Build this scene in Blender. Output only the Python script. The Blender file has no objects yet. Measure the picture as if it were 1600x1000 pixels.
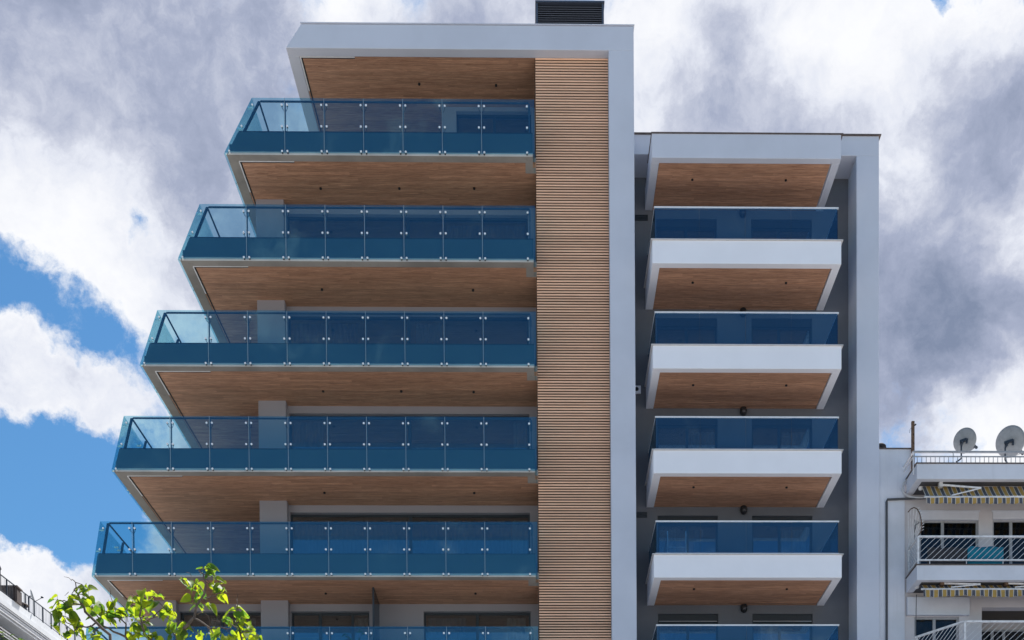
import bpy, bmesh, math, random
from mathutils import Vector, Matrix
random.seed(7)
S = bpy.context.scene
COL = S.collection
R = math.radians

# ------------------------------------------------------------------ camera
F_PX, PITCH, ROLL, YAW, PX, PY, EYE = 1886.0, -0.02212, -0.00673, 0.01756, 864.5, 1705.4, 1.65
_f = Vector((math.sin(YAW) * math.cos(PITCH), math.cos(YAW) * math.cos(PITCH), math.sin(PITCH)))
_r = Vector((math.cos(YAW), -math.sin(YAW), 0.0))
_u = _r.cross(_f)
CR = _r * math.cos(ROLL) + _u * math.sin(ROLL)
CU = -_r * math.sin(ROLL) + _u * math.cos(ROLL)
cd = bpy.data.cameras.new('camera')
cam = bpy.data.objects.new('camera', cd)
COL.objects.link(cam)
m = Matrix((CR, CU, -_f)).transposed().to_4x4()
m.translation = Vector((0, 0, EYE))
cam.matrix_world = m
cd.sensor_fit = 'HORIZONTAL'
cd.sensor_width = 36.0
cd.lens = F_PX / 1600 * 36.0
cd.shift_x = (800 - PX) / 1600
cd.shift_y = (PY - 500) / 1600
cd.clip_end = 6000
S.camera = cam


def ray(px, py):
    return _f * F_PX + CR * (px - PX) - CU * (py - PY)


def at(px, py, Y):
    """point of the facade plane at distance Y behind image point (survey of the photograph)"""
    d = ray(px, py)
    p = d * (Y / d.y)
    return Vector((p.x, Y, p.z + EYE))


def atz(px, py, Z):
    d = ray(px, py)
    p = d * ((Z - EYE) / d.z)
    return Vector((p.x, p.y, Z))


# ------------------------------------------------------------------ sky and sun
SUN_EL, SUN_AZ = R(60), R(28)      # azimuth measured from +Y (behind the building) towards +X
S.view_settings.view_transform = 'Standard'
S.view_settings.look = 'None'
S.view_settings.gamma = 1.0
S.view_settings.use_curve_mapping = False
EXPOSURE = 0.72
S.view_settings.exposure = EXPOSURE
S.cycles.use_denoising = True
S.cycles.max_bounces = 10
S.cycles.transparent_max_bounces = 24

W = bpy.data.worlds.new('World')
S.world = W
W.use_nodes = True
nt = W.node_tree
nt.nodes.clear()


class NT:
    """small helper for node trees"""
    def __init__(s, t): s.t = t
    def n(s, typ, **kw):
        k = s.t.nodes.new(typ)
        for a, v in kw.items(): setattr(k, a, v)
        return k
    def put(s, sock, v):
        if isinstance(v, bpy.types.NodeSocket): s.t.links.new(v, sock)
        elif v is not None: sock.default_value = v
    def math(s, op, a, b=None, c=None, clamp=False):
        k = s.n('ShaderNodeMath', operation=op, use_clamp=clamp)
        s.put(k.inputs[0], a); s.put(k.inputs[1], b); s.put(k.inputs[2], c)
        return k.outputs[0]
    def vmath(s, op, a, b=None, sc=None):
        k = s.n('ShaderNodeVectorMath', operation=op)
        s.put(k.inputs[0], a); s.put(k.inputs[1], b)
        if sc is not None: s.put(k.inputs['Scale'], sc)
        return k.outputs[1] if op in ('DOT_PRODUCT', 'LENGTH') else k.outputs[0]
    def noise(s, vec, scale, detail=4, rough=0.5, dist=0.0, out=0):
        k = s.n('ShaderNodeTexNoise')
        s.put(k.inputs['Vector'], vec); s.put(k.inputs['Scale'], scale); s.put(k.inputs['Detail'], detail)
        s.put(k.inputs['Roughness'], rough); s.put(k.inputs['Distortion'], dist)
        return k.outputs[out]
    def ss(s, v, a, b, x=0.0, y=1.0, smooth=True):
        k = s.n('ShaderNodeMapRange', interpolation_type='SMOOTHSTEP' if smooth else 'LINEAR')
        s.put(k.inputs[0], v); s.put(k.inputs[1], a); s.put(k.inputs[2], b); s.put(k.inputs[3], x); s.put(k.inputs[4], y)
        return k.outputs[0]
    def mix(s, f, a, b, typ='MIX'):
        k = s.n('ShaderNodeMix', data_type='RGBA', blend_type=typ)
        s.put(k.inputs[0], f); s.put(k.inputs[6], a); s.put(k.inputs[7], b)
        return k.outputs[2]


N = NT(nt)
SKY_STRENGTH = 0.055
geo = N.n('ShaderNodeTexCoord').outputs['Generated']
sky = N.n('ShaderNodeTexSky', sky_type='NISHITA')
sky.sun_disc = False
sky.sun_elevation = SUN_EL
sky.sun_rotation = SUN_AZ
sky.altitude = 0
sky.air_density = 1.25
sky.dust_density = 0.25
sky.ozone_density = 3.0


def dirn(px, py):
    return tuple(ray(px, py).normalized())


# clouds: fractal billows on the sphere of directions, over big weather patches (each a direction, a radius and a weight)
w1 = N.vmath('SUBTRACT', N.noise(geo, 5.0, 4, 0.6, out=1), (0.5, 0.5, 0.5))
wp = N.vmath('ADD', geo, N.vmath('SCALE', w1, sc=0.075))
w2 = N.vmath('SUBTRACT', N.noise(geo, 24.0, 6, 0.65, out=1), (0.5, 0.5, 0.5))
wp = N.vmath('ADD', wp, N.vmath('SCALE', w2, sc=0.04))
wd = N.vmath('ADD', geo, N.vmath('SCALE', w1, sc=0.05))
wd = N.vmath('ADD', wd, N.vmath('SCALE', w2, sc=0.02))


def patches(lst, start):
    tot = start
    for px, py, r, w in lst:
        dist = N.vmath('LENGTH', N.vmath('SUBTRACT', wp, dirn(px, py)))
        tot = N.math('ADD', tot, N.ss(dist, 0.0, r / 2150.0, w, 0.0))
    return tot


cover = patches([
    (5, 425, 100, -0.72), (70, 490, 105, -0.68), (140, 545, 95, -0.68), (190, 580, 70, -0.42), (215, 378, 62, -0.56), (260, 330, 40, -0.2), (110, 430, 60, 0.3), (225, 500, 90, 0.35), (60, 350, 120, 0.3),
    (30, 760, 190, -0.95), (120, 800, 190, -0.95), (30, 850, 90, -0.25), (170, 730, 110, -0.45), (230, 650, 50, -0.2), (20, 715, 60, 0.05),
    (10, 570, 105, 0.85), (90, 620, 110, 0.85), (180, 640, 80, 0.6), (45, 745, 38, 0.62),
    (15, 900, 90, 1.0), (70, 930, 100, 1.0), (130, 960, 90, 0.8), (1447, 4, 34, -0.7), (1594, 4, 30, -0.6), (150, 200, 330, 0.45),
    (760, 15, 130, 0.3), (1560, 380, 160, 0.6), (1570, 600, 160, 0.6), (1480, 300, 180, 0.5), (1400, 420, 120, 0.4), (1100, 150, 200, 0.4), (1300, 120, 200, 0.4), (1420, 130, 120, 0.35), (1540, 120, 120, 0.4), (400, 150, 150, 0.35),
], 0.62)
# the half of the sky behind the photographer is mostly clear
back = N.ss(N.vmath('DOT_PRODUCT', geo, (0.0, -1.0, 0.12)), -0.15, 0.5, 0.0, 0.62)
cover = N.math('SUBTRACT', cover, back)
fb = N.noise(wd, 10.0, 12, 0.66)
fb2 = N.noise(N.vmath('ADD', wd, (3.1, 1.7, 0.4)), 34.0, 9, 0.66)
lump = N.math('ADD', N.math('MULTIPLY', N.math('SUBTRACT', fb, 0.5), 1.85), N.math('MULTIPLY', N.math('SUBTRACT', fb2, 0.5), 1.25))
dens = N.math('ADD', cover, lump)
alpha = N.ss(dens, 0.08, 0.66)
shade = patches([
    (220, 30, 330, -0.26), (340, 230, 240, -0.20), (50, 100, 200, -0.12), (170, 180, 160, 0.12), (700, 20, 200, -0.16), (1470, 450, 300, -0.62), (1480, 590, 200, -0.28), (1120, 180, 150, -0.42), (1530, 160, 150, -0.32),
    (1240, 190, 100, -0.3), (1230, 40, 300, 0.50), (1600, 340, 130, 0.55), (1420, 290, 130, 0.5), (1400, 70, 150, 0.35), (1575, 660, 150, 0.8), (1480, 690, 100, 0.4), (90, 340, 200, 0.34), (200, 440, 200, 0.36),
    (100, 600, 200, 0.42), (540, 5, 120, 0.7), (40, 910, 170, 0.6), (1560, 40, 130, 0.5), (1010, 60, 130, 0.35),
], 0.58)
n3 = N.noise(N.vmath('ADD', wd, (1.3, 5.2, 2.2)), 10.0, 10, 0.62)
n4 = N.noise(N.vmath('ADD', wd, (7.3, 0.2, 4.2)), 40.0, 8, 0.66)
shade = N.math('ADD', shade, N.math('ADD', N.math('MULTIPLY', N.math('SUBTRACT', n3, 0.5), 1.25),
                                    N.math('MULTIPLY', N.math('SUBTRACT', n4, 0.5), 0.95)))
# light shows through where the cover is thin
shade = N.math('ADD', shade, N.ss(dens, 0.25, 0.95, 0.22, -0.06))
cr = N.n('ShaderNodeValToRGB')
cr.color_ramp.elements[0].position = 0.0
cr.color_ramp.elements[0].color = (0.225, 0.275, 0.40, 1)
cr.color_ramp.elements[1].position = 1.0
cr.color_ramp.elements[1].color = (0.98, 0.99, 1.02, 1)
for p_, c_ in ((0.33, (0.40, 0.445, 0.59, 1)), (0.52, (0.59, 0.625, 0.745, 1)), (0.68, (0.80, 0.83, 0.92, 1)), (0.84, (0.92, 0.935, 0.985, 1))):
    e = cr.color_ramp.elements.new(p_); e.color = c_
N.put(cr.inputs[0], N.ss(shade, -0.22, 1.28, smooth=False))
CLOUD_GAIN = 1.0 / SKY_STRENGTH / 2 ** EXPOSURE
cloud = N.mix(1.0, cr.outputs[0], (CLOUD_GAIN,) * 3 + (1,), 'MULTIPLY')
skyblue = N.mix(1.0, sky.outputs[0], (0.66, 1.10, 1.34, 1), 'MULTIPLY')
final = N.mix(alpha, skyblue, cloud)
bg = N.n('ShaderNodeBackground')
N.put(bg.inputs[0], final)
bg.inputs[1].default_value = SKY_STRENGTH
wo = N.n('ShaderNodeOutputWorld')
nt.links.new(bg.outputs[0], wo.inputs[0])

sd = bpy.data.lights.new('sun', 'SUN')
sd.energy = 5.0
sd.angle = R(0.53)
sd.color = (1.0, 0.965, 0.91)
so = bpy.data.objects.new('sun', sd)
COL.objects.link(so)
sdir = Vector((math.sin(SUN_AZ) * math.cos(SUN_EL), math.cos(SUN_AZ) * math.cos(SUN_EL), math.sin(SUN_EL)))
so.location = sdir * 120
so.rotation_euler = sdir.to_track_quat('Z', 'Y').to_euler()


# ------------------------------------------------------------------ materials
def mat(name):
    mm = bpy.data.materials.new(name)
    mm.use_nodes = True
    t = NT(mm.node_tree)
    b = mm.node_tree.nodes['Principled BSDF']
    return mm, t, b


def pos(t): return t.n('ShaderNodeNewGeometry').outputs['Position']


def scaled(t, v, s): return t.vmath('MULTIPLY', v, s)


def bump(t, b, h, strength, dist=0.02):
    k = t.n('ShaderNodeBump')
    k.inputs['Strength'].default_value = strength
    k.inputs['Distance'].default_value = dist
    t.put(k.inputs['Height'], h)
    t.put(b.inputs['Normal'], k.outputs[0])


def plaster(name, c, rough=0.75, stain=0.12, streak=0.0, grain=0.25):
    mm, t, b = mat(name)
    p = pos(t)
    n1 = t.noise(p, 0.7, 6, 0.6)
    n2 = t.noise(scaled(t, p, (5.0, 5.0, 0.35)), 1.0, 6, 0.65)
    dark = tuple(x * (1 - 2.2 * stain) for x in c) + (1,)
    col = t.mix(t.ss(n1, 0.35, 0.7), c + (1,), tuple(x * (1 - stain) for x in c) + (1,))
    if streak: col = t.mix(t.ss(n2, 0.55, 0.8, 0.0, streak), col, dark)
    t.put(b.inputs['Base Color'], col)
    b.inputs['Roughness'].default_value = rough
    b.inputs['Specular IOR Level'].default_value = 0.3
    bump(t, b, t.noise(p, 60.0, 4, 0.6), grain, 0.01)
    return mm


M = {}
M['frame_paint'] = plaster('pale render paint', (0.60, 0.63, 0.72), 0.7, 0.06, 0.12)
M['white_paint'] = plaster('white render paint', (0.87, 0.88, 0.94), 0.65, 0.04, 0.08)
M['concrete'] = plaster('fair faced concrete', (0.36, 0.34, 0.315), 0.85, 0.3, 0.3, 0.6)
M['lip'] = plaster('pale concrete lip', (0.62, 0.60, 0.58), 0.8, 0.2, 0.2)
M['upstand'] = plaster('slate grey upstand paint', (0.085, 0.12, 0.14), 0.7, 0.1, 0.1)
M['grey_wall'] = plaster('grey wall paint', (0.315, 0.295, 0.325), 0.8, 0.06, 0.05)
M['wing_wall'] = plaster('slate blue grey wall paint', (0.15, 0.157, 0.18), 0.8, 0.14, 0.16)
M['old_white'] = plaster('old white render', (0.67, 0.69, 0.76), 0.8, 0.14, 0.3, 0.5)
M['old_cream'] = plaster('old pinkish render', (0.61, 0.58, 0.60), 0.8, 0.12, 0.3, 0.5)
M['old_grey'] = plaster('dark soffit render', (0.09, 0.09, 0.10), 0.85, 0.15, 0.2)  # even dark grey for the slab undersides
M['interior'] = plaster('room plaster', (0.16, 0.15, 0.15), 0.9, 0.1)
M['far_white'] = plaster('far white render', (0.72, 0.73, 0.75), 0.8, 0.12, 0.35)
M['paving'] = plaster('pale paving', (0.47, 0.45, 0.43), 0.85, 0.15, 0.0, 0.5)
M['asphalt'] = plaster('asphalt', (0.055, 0.055, 0.057), 0.9, 0.2, 0.0, 0.8)
M['earth'] = plaster('dusty ground', (0.34, 0.325, 0.30), 0.95, 0.2, 0.0, 0.5)
M['kerb'] = plaster('kerb stone', (0.38, 0.37, 0.35), 0.85, 0.15)


def metal(name, c, rough=0.35, metallic=0.9, wear=0.1):
    mm, t, b = mat(name)
    p = pos(t)
    t.put(b.inputs['Base Color'], t.mix(t.ss(t.noise(p, 9.0, 5, 0.6), 0.4, 0.7), c + (1,), tuple(x * (1 - wear) for x in c) + (1,)))
    b.inputs['Metallic'].default_value = metallic
    b.inputs['Roughness'].default_value = rough
    return mm


M['steel'] = metal('brushed steel', (0.62, 0.62, 0.64), 0.3, 0.9)
M['bolt'] = metal('polished bolt', (0.95, 0.95, 0.96), 0.4, 0.15)
M['post_grey'] = metal('grey post steel', (0.12, 0.14, 0.17), 0.4, 0.5)
M['joint_light'] = metal('pale glass edge', (0.36, 0.39, 0.42), 0.4, 0.0)
M['dark_steel'] = metal('dark painted steel', (0.035, 0.045, 0.06), 0.4, 0.3)
M['frame_alu'] = metal('anthracite aluminium', (0.035, 0.042, 0.052), 0.45, 0.2)
M['white_alu'] = metal('white aluminium', (0.80, 0.80, 0.82), 0.4, 0.1)
M['louver'] = metal('blue grey louvre metal', (0.085, 0.10, 0.135), 0.4, 0.3)
M['black'] = metal('black plastic', (0.012, 0.012, 0.014), 0.6, 0.0)
M['lamp_grey'] = metal('smoked lamp glass', (0.05, 0.05, 0.06), 0.15, 0.0)
M['white_rail'] = metal('white enamel rail', (0.74, 0.74, 0.76), 0.45, 0.0, 0.25)
M['dish'] = metal('grey dish enamel', (0.27, 0.28, 0.29), 0.55, 0.0, 0.15)
M['rust'] = metal('rusty steel', (0.16, 0.095, 0.06), 0.9, 0.0, 0.6)
M['pipe'] = metal('dark downpipe', (0.07, 0.075, 0.085), 0.6, 0.0)
M['far_rail'] = metal('grey far railing', (0.16, 0.16, 0.17), 0.5, 0.0)
M['old_frame'] = metal('weathered window frame', (0.36, 0.36, 0.38), 0.5, 0.0, 0.2)
M['grey_rail'] = metal('grey enamel rail', (0.34, 0.35, 0.37), 0.45, 0.0, 0.2)
M['hose'] = metal('white hose', (0.55, 0.55, 0.56), 0.6, 0.0)
M['teal'] = metal('teal cloth', (0.0, 0.17, 0.26), 0.9, 0.0, 0.15)
M['dark_cloth'] = metal('dark cloth', (0.035, 0.037, 0.045), 0.9, 0.0, 0.3)
M['terracotta'] = metal('dark plant pot', (0.08, 0.06, 0.055), 0.8, 0.0, 0.3)
M['coping'] = metal('brown coping metal', (0.14, 0.11, 0.10), 0.6, 0.2, 0.3)
M['fascia_cap'] = metal('light capping', (0.62, 0.60, 0.60), 0.5, 0.2, 0.1)


def wood(name, a, b2, board, axis, rough=0.5, tone=1.0, length=2.4, own=False):
    """wood with grain along X; every board (strip across 'axis') has its own tone"""
    mm, t, b = mat(name)
    p = pos(t)
    sep = t.n('ShaderNodeSeparateXYZ'); t.put(sep.inputs[0], p)
    cell = t.math('FLOOR', t.math('DIVIDE', sep.outputs[axis], board))
    # stagger boards lengthwise
    wn = t.n('ShaderNodeTexWhiteNoise', noise_dimensions='1D'); t.put(wn.inputs['W'], cell)
    along = t.math('FLOOR', t.math('DIVIDE', t.math('ADD', sep.outputs[0], t.math('MULTIPLY', wn.outputs[0], 3.0)), length))
    wn2 = t.n('ShaderNodeTexWhiteNoise', noise_dimensions='2D')
    cmb = t.n('ShaderNodeCombineXYZ'); t.put(cmb.inputs[0], cell); t.put(cmb.inputs[1], along)
    t.put(wn2.inputs['Vector'], cmb.outputs[0])
    off = t.vmath('SCALE', wn2.outputs[1], sc=9.0)
    q = t.vmath('ADD', scaled(t, p, (1.1, 14.0, 14.0)), off)
    g = t.noise(q, 1.6, 8, 0.65, 0.6)
    g2 = t.noise(scaled(t, q, (3.0, 3.0, 3.0)), 2.5, 6, 0.7)
    f = t.math('ADD', t.math('MULTIPLY', g, 0.75), t.math('MULTIPLY', g2, 0.35))
    col = t.mix(t.ss(f, 0.34, 0.76), a + (1,), b2 + (1,))
    v = t.ss(t.n('ShaderNodeObjectInfo').outputs['Random'] if own else wn2.outputs[0], 0.0, 1.0, 0.86 if own else 0.86, 1.10, False)
    cc = t.n('ShaderNodeCombineColor')
    for i in range(3): t.put(cc.inputs[i], v)
    t.put(b.inputs['Base Color'], t.mix(1.0, col, cc.outputs[0], 'MULTIPLY'))
    b.inputs['Roughness'].default_value = rough
    b.inputs['Specular IOR Level'].default_value = 0.3
    bump(t, b, f, 0.25, 0.01)
    return mm


M['soffit_wood'] = wood('brown soffit boards', (0.66, 0.375, 0.24), (0.31, 0.155, 0.094), 0.115, 1)
M['slat_wood'] = wood('light oak slats', (0.95, 0.60, 0.41), (0.82, 0.49, 0.325), 50.0, 2, 0.5, 1.0, 400.0, True)
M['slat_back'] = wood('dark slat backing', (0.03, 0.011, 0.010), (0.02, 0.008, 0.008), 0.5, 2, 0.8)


def glass(name, tint, refl, refl_col, rough=0.0, ior=1.5, floor=0.0, cap=1.0):
    """tinted pane: two faces, each letting through 'tint' and mirroring by its angle"""
    mm = bpy.data.materials.new(name); mm.use_nodes = True
    tr = mm.node_tree; tr.nodes.clear(); t = NT(tr)
    a = t.n('ShaderNodeBsdfTransparent'); a.inputs[0].default_value = tint + (1,)
    g = t.n('ShaderNodeBsdfGlossy'); g.inputs[0].default_value = refl_col + (1,); g.inputs['Roughness'].default_value = rough
    fr = t.n('ShaderNodeFresnel'); fr.inputs[0].default_value = ior
    fac = t.math('MINIMUM', t.math('ADD', t.math('MULTIPLY', fr.outputs[0], refl), floor, clamp=True), cap)
    mx = t.n('ShaderNodeMixShader'); t.put(mx.inputs[0], fac)
    tr.links.new(a.outputs[0], mx.inputs[1]); tr.links.new(g.outputs[0], mx.inputs[2])
    o = t.n('ShaderNodeOutputMaterial'); tr.links.new(mx.outputs[0], o.inputs[0])
    return mm


M['blue_glass'] = glass('blue green balustrade glass', (0.73, 0.89, 0.915), 1.0, (0.40, 0.77, 1.0), 0.0, 1.5, 0.055, 0.14)
M['rail_glass'] = glass('blue tinted rail glass', (0.58, 0.75, 0.85), 1.0, (0.55, 0.78, 0.95), 0.0, 1.5, 0.06)
M['window_glass'] = glass('window glass', (0.62, 0.66, 0.70), 1.5, (0.8, 0.92, 1.0), 0.0, 1.5, 0.10)
M['old_glass'] = glass('old dark window glass', (0.45, 0.47, 0.50), 1.0, (0.9, 0.95, 1.0), 0.0, 1.45, 0.0)
M['screen_glass'] = glass('dark screen glass', (0.16, 0.18, 0.22), 1.0, (0.8, 0.9, 1.0), 0.0, 1.5, 0.02)


def cloth(name, c, trans=0.3):
    mm, t, b = mat(name)
    tr = mm.node_tree
    b.inputs['Base Color'].default_value = c + (1,)
    b.inputs['Roughness'].default_value = 0.9
    k = t.n('ShaderNodeBsdfTranslucent'); k.inputs[0].default_value = c + (1,)
    mx = t.n('ShaderNodeMixShader'); mx.inputs[0].default_value = trans
    tr.links.new(b.outputs[0], mx.inputs[1]); tr.links.new(k.outputs[0], mx.inputs[2])
    tr.links.new(mx.outputs[0], tr.nodes['Material Output'].inputs[0])
    return mm


M['curtain_grey'] = cloth('grey curtain', (0.42, 0.42, 0.43))
M['curtain_cream'] = cloth('cream curtain', (0.62, 0.58, 0.48))
M['curtain_blue'] = cloth('blue grey curtain', (0.12, 0.17, 0.26))


def striped(name, period, x0):
    mm, t, b = mat(name)
    tr = mm.node_tree
    sep = t.n('ShaderNodeSeparateXYZ'); t.put(sep.inputs[0], pos(t))
    u = t.math('FRACT', t.math('DIVIDE', t.math('SUBTRACT', sep.outputs[0], x0), period))
    k = t.n('ShaderNodeValToRGB'); k.color_ramp.interpolation = 'CONSTANT'
    el = k.color_ramp.elements
    el[0].position = 0.0; el[0].color = (0.55, 0.35, 0.10, 1)
    el[1].position = 0.44; el[1].color = (0.62, 0.60, 0.56, 1)
    for p_, c_ in ((0.535, (0.105, 0.115, 0.15, 1)), (0.90, (0.62, 0.60, 0.56, 1))):
        e_ = el.new(p_); e_.color = c_
    t.put(k.inputs[0], u)
    n = t.noise(pos(t), 7.0, 5, 0.6)
    col = t.mix(t.ss(n, 0.45, 0.8, 0.0, 0.35), k.outputs[0], (0.12, 0.11, 0.10, 1))
    t.put(b.inputs['Base Color'], col); b.inputs['Roughness'].default_value = 0.95
    q = t.n('ShaderNodeBsdfTranslucent'); t.put(q.inputs[0], col)
    mx = t.n('ShaderNodeMixShader'); mx.inputs[0].default_value = 0.3
    tr.links.new(b.outputs[0], mx.inputs[1]); tr.links.new(q.outputs[0], mx.inputs[2])
    tr.links.new(mx.outputs[0], tr.nodes['Material Output'].inputs[0])
    return mm


def leafmat(name, c, tc, trans=0.55):
    mm, t, b = mat(name)
    tr = mm.node_tree
    oi = t.n('ShaderNodeObjectInfo')
    tcd = t.n('ShaderNodeTexCoord').outputs['Object']
    n = t.noise(tcd, 22.0, 4, 0.6)
    f = t.math('ADD', t.math('MULTIPLY', oi.outputs['Random'], 0.7), t.math('MULTIPLY', n, 0.3))
    col = t.mix(f, c + (1,), tuple(x * y for x, y in zip(c, (1.7, 1.25, 0.8))) + (1,))
    big = t.noise(pos(t), 9.0, 3, 0.5)
    g_ = t.math('ADD', t.math('MULTIPLY', oi.outputs['Random'], 0.55), t.math('MULTIPLY', t.ss(big, 0.35, 0.65), 0.45))
    tcl = t.mix(t.ss(g_, 0.15, 0.8), tuple(x * y for x, y in zip(tc, (.26, .45, 1.0))) + (1,), tuple(x * y for x, y in zip(tc, (1.35, 1.12, 0.6))) + (1,))
    t.put(b.inputs['Base Color'], col)
    b.inputs['Roughness'].default_value = 0.5
    b.inputs['Specular IOR Level'].default_value = 0.3
    q = t.n('ShaderNodeBsdfTranslucent'); t.put(q.inputs[0], tcl)
    mx = t.n('ShaderNodeMixShader'); mx.inputs[0].default_value = trans
    tr.links.new(b.outputs[0], mx.inputs[1]); tr.links.new(q.outputs[0], mx.inputs[2])
    tr.links.new(mx.outputs[0], tr.nodes['Material Output'].inputs[0])
    return mm


M['leaf'] = leafmat('tree leaf', (0.05, 0.11, 0.022), (0.44, 0.63, 0.03))
M['shrub_leaf'] = leafmat('shrub leaf', (0.05, 0.10, 0.025), (0.18, 0.30, 0.05), 0.4)


def barkmat():
    mm, t, b = mat('grey brown bark')
    p = pos(t)
    n = t.noise(scaled(t, p, (30, 30, 6)), 1.0, 6, 0.7)
    t.put(b.inputs['Base Color'], t.mix(t.ss(n, 0.35, 0.7), (0.17, 0.125, 0.10, 1), (0.07, 0.05, 0.042, 1)))
    b.inputs['Roughness'].default_value = 0.9
    bump(t, b, n, 0.5, 0.01)
    return mm


M['bark'] = barkmat()


# ------------------------------------------------------------------ mesh and object helpers
class MB:
    def __init__(s): s.v = []; s.f = []

    def hexa(s, p):
        """8 points: bottom ring 0-3, top ring 4-7"""
        o = len(s.v); s.v += [tuple(q) for q in p]
        s.f += [(o, o + 3, o + 2, o + 1), (o + 4, o + 5, o + 6, o + 7), (o, o + 1, o + 5, o + 4), (o + 1, o + 2, o + 6, o + 5), (o + 2, o + 3, o + 7, o + 6), (o + 3, o, o + 4, o + 7)]
        return s

    def box(s, x0, x1, y0, y1, z0, z1):
        return s.hexa([(x0, y0, z0), (x1, y0, z0), (x1, y1, z0), (x0, y1, z0), (x0, y0, z1), (x1, y0, z1), (x1, y1, z1), (x0, y1, z1)])

    def quad(s, a, b, c, d, t):
        """pane through four corners with thickness t along its normal"""
        a, b, c, d = map(Vector, (a, b, c, d))
        n = (b - a).cross(d - a).normalized() * t
        return s.hexa([a, b, b + n, a + n, d, c, c + n, d + n])

    def bar(s, a, b, w, h=None):
        a, b = Vector(a), Vector(b); h = h or w
        d = (b - a).normalized()
        up = Vector((0, 0, 1)) if abs(d.z) < 0.95 else Vector((0, 1, 0))
        r = d.cross(up).normalized() * (w / 2); u = r.cross(d).normalized() * (h / 2)
        return s.hexa([a - r - u, a + r - u, b + r - u, b - r - u, a - r + u, a + r + u, b + r + u, b - r + u])

    def tube(s, path, rad, n=6, caps=True):
        path = [Vector(p) for p in path]
        rads = rad if isinstance(rad, (list, tuple)) else [rad] * len(path)
        o = len(s.v); ref = None
        for i, p in enumerate(path):
            d = (path[min(i + 1, len(path) - 1)] - path[max(i - 1, 0)]).normalized()
            if ref is None:
                ref = d.orthogonal().normalized()
            ref = (ref - d * ref.dot(d)).normalized()
            b = d.cross(ref)
            for k in range(n):
                a = 2 * math.pi * k / n
                s.v.append(tuple(p + (ref * math.cos(a) + b * math.sin(a)) * rads[i]))
        for i in range(len(path) - 1):
            for k in range(n):
                k2 = (k + 1) % n
                s.f.append((o + i * n + k, o + i * n + k2, o + (i + 1) * n + k2, o + (i + 1) * n + k))
        if caps:
            s.f.append(tuple(o + k for k in reversed(range(n))))
            s.f.append(tuple(o + (len(path) - 1) * n + k for k in range(n)))
        return s

    def lathe(s, c, axis, prof, n=14):
        """prof: (radius, offset along axis)"""
        c = Vector(c); ax = Vector(axis).normalized(); r = ax.orthogonal().normalized(); b = ax.cross(r)
        o = len(s.v)
        for rad, h in prof:
            for k in range(n):
                a = 2 * math.pi * k / n
                s.v.append(tuple(c + ax * h + (r * math.cos(a) + b * math.sin(a)) * max(rad, 1e-4)))
        for i in range(len(prof) - 1):
            for k in range(n):
                k2 = (k + 1) % n
                s.f.append((o + i * n + k, o + i * n + k2, o + (i + 1) * n + k2, o + (i + 1) * n + k))
        s.f.append(tuple(o + k for k in reversed(range(n))))
        s.f.append(tuple(o + (len(prof) - 1) * n + k for k in range(n)))
        return s

    def poly(s, pts):
        o = len(s.v); s.v += [tuple(p) for p in pts]; s.f.append(tuple(range(o, o + len(pts)))); return s

    def mesh(s, name, mt, smooth=False):
        me = bpy.data.meshes.new(name)
        me.from_pydata(s.v, [], s.f)
        me.validate()
        bm = bmesh.new(); bm.from_mesh(me); bmesh.ops.recalc_face_normals(bm, faces=bm.faces); bm.to_mesh(me); bm.free()
        if smooth:
            for p in me.polygons: p.use_smooth = True
        me.materials.append(mt)
        return me


WL = {}


def link(name, me, parent=None, loc=(0, 0, 0)):
    o = bpy.data.objects.new(name, me)
    COL.objects.link(o)
    w = Vector(loc)
    if parent is not None:
        o.parent = parent
        o.location = w - WL[parent]
    else:
        o.location = w
    WL[o] = w
    return o


def obj(name, mb, mt, parent=None, smooth=False, kind=None, label=None, bevel=0):
    me = mb.mesh(name, M[mt] if isinstance(mt, str) else mt, smooth)
    o = link(name, me, parent)
    if kind: o['kind'] = kind
    if label: o['label'] = label
    if bevel:
        bv = o.modifiers.new('bevel', 'BEVEL'); bv.width = bevel; bv.segments = 2; bv.limit_method = 'ANGLE'
    return o


def tag(o, label, cat, group=None):
    o['label'] = label; o['category'] = cat
    if group: o['group'] = group
    return o


def thing(name, label, cat, loc, group=None):
    return tag(link(name, None, None, loc), label, cat, group)


def instance(src, parent, delta):
    """copy of a part (sharing its mesh) moved by delta"""
    c = src.copy(); COL.objects.link(c)
    w = WL[src] + Vector(delta)
    c.parent = parent; c.location = w - (WL[parent] if parent is not None else Vector())
    WL[c] = w
    return c


# ------------------------------------------------------------------ ground
def structure(name, mb, mt):
    o = obj(name, mb, mt); o['kind'] = 'structure'; return o


structure('ground', MB().box(-1500, 1500, -1500, 1500, -0.6, -0.012), 'earth')
structure('road', MB().box(-220, 220, 5.0, 11.5, -0.5, 0.0), 'asphalt')
structure('pavement', MB().box(-220, 220, 11.5, 36.2, -0.5, 0.13), 'paving')
structure('bounce_paving', MB().box(-220, 220, -70, 5.0, -0.5, 0.13), 'paving')  # unseen pale paving, added to bounce sunlight up onto the soffits
mb = MB()
for i in range(40): mb.box(-120 + i * 6, -117 + i * 6, 8.18, 8.32, -0.002, 0.004)
o = structure('lane_marking', mb, 'white_paint')

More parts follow.
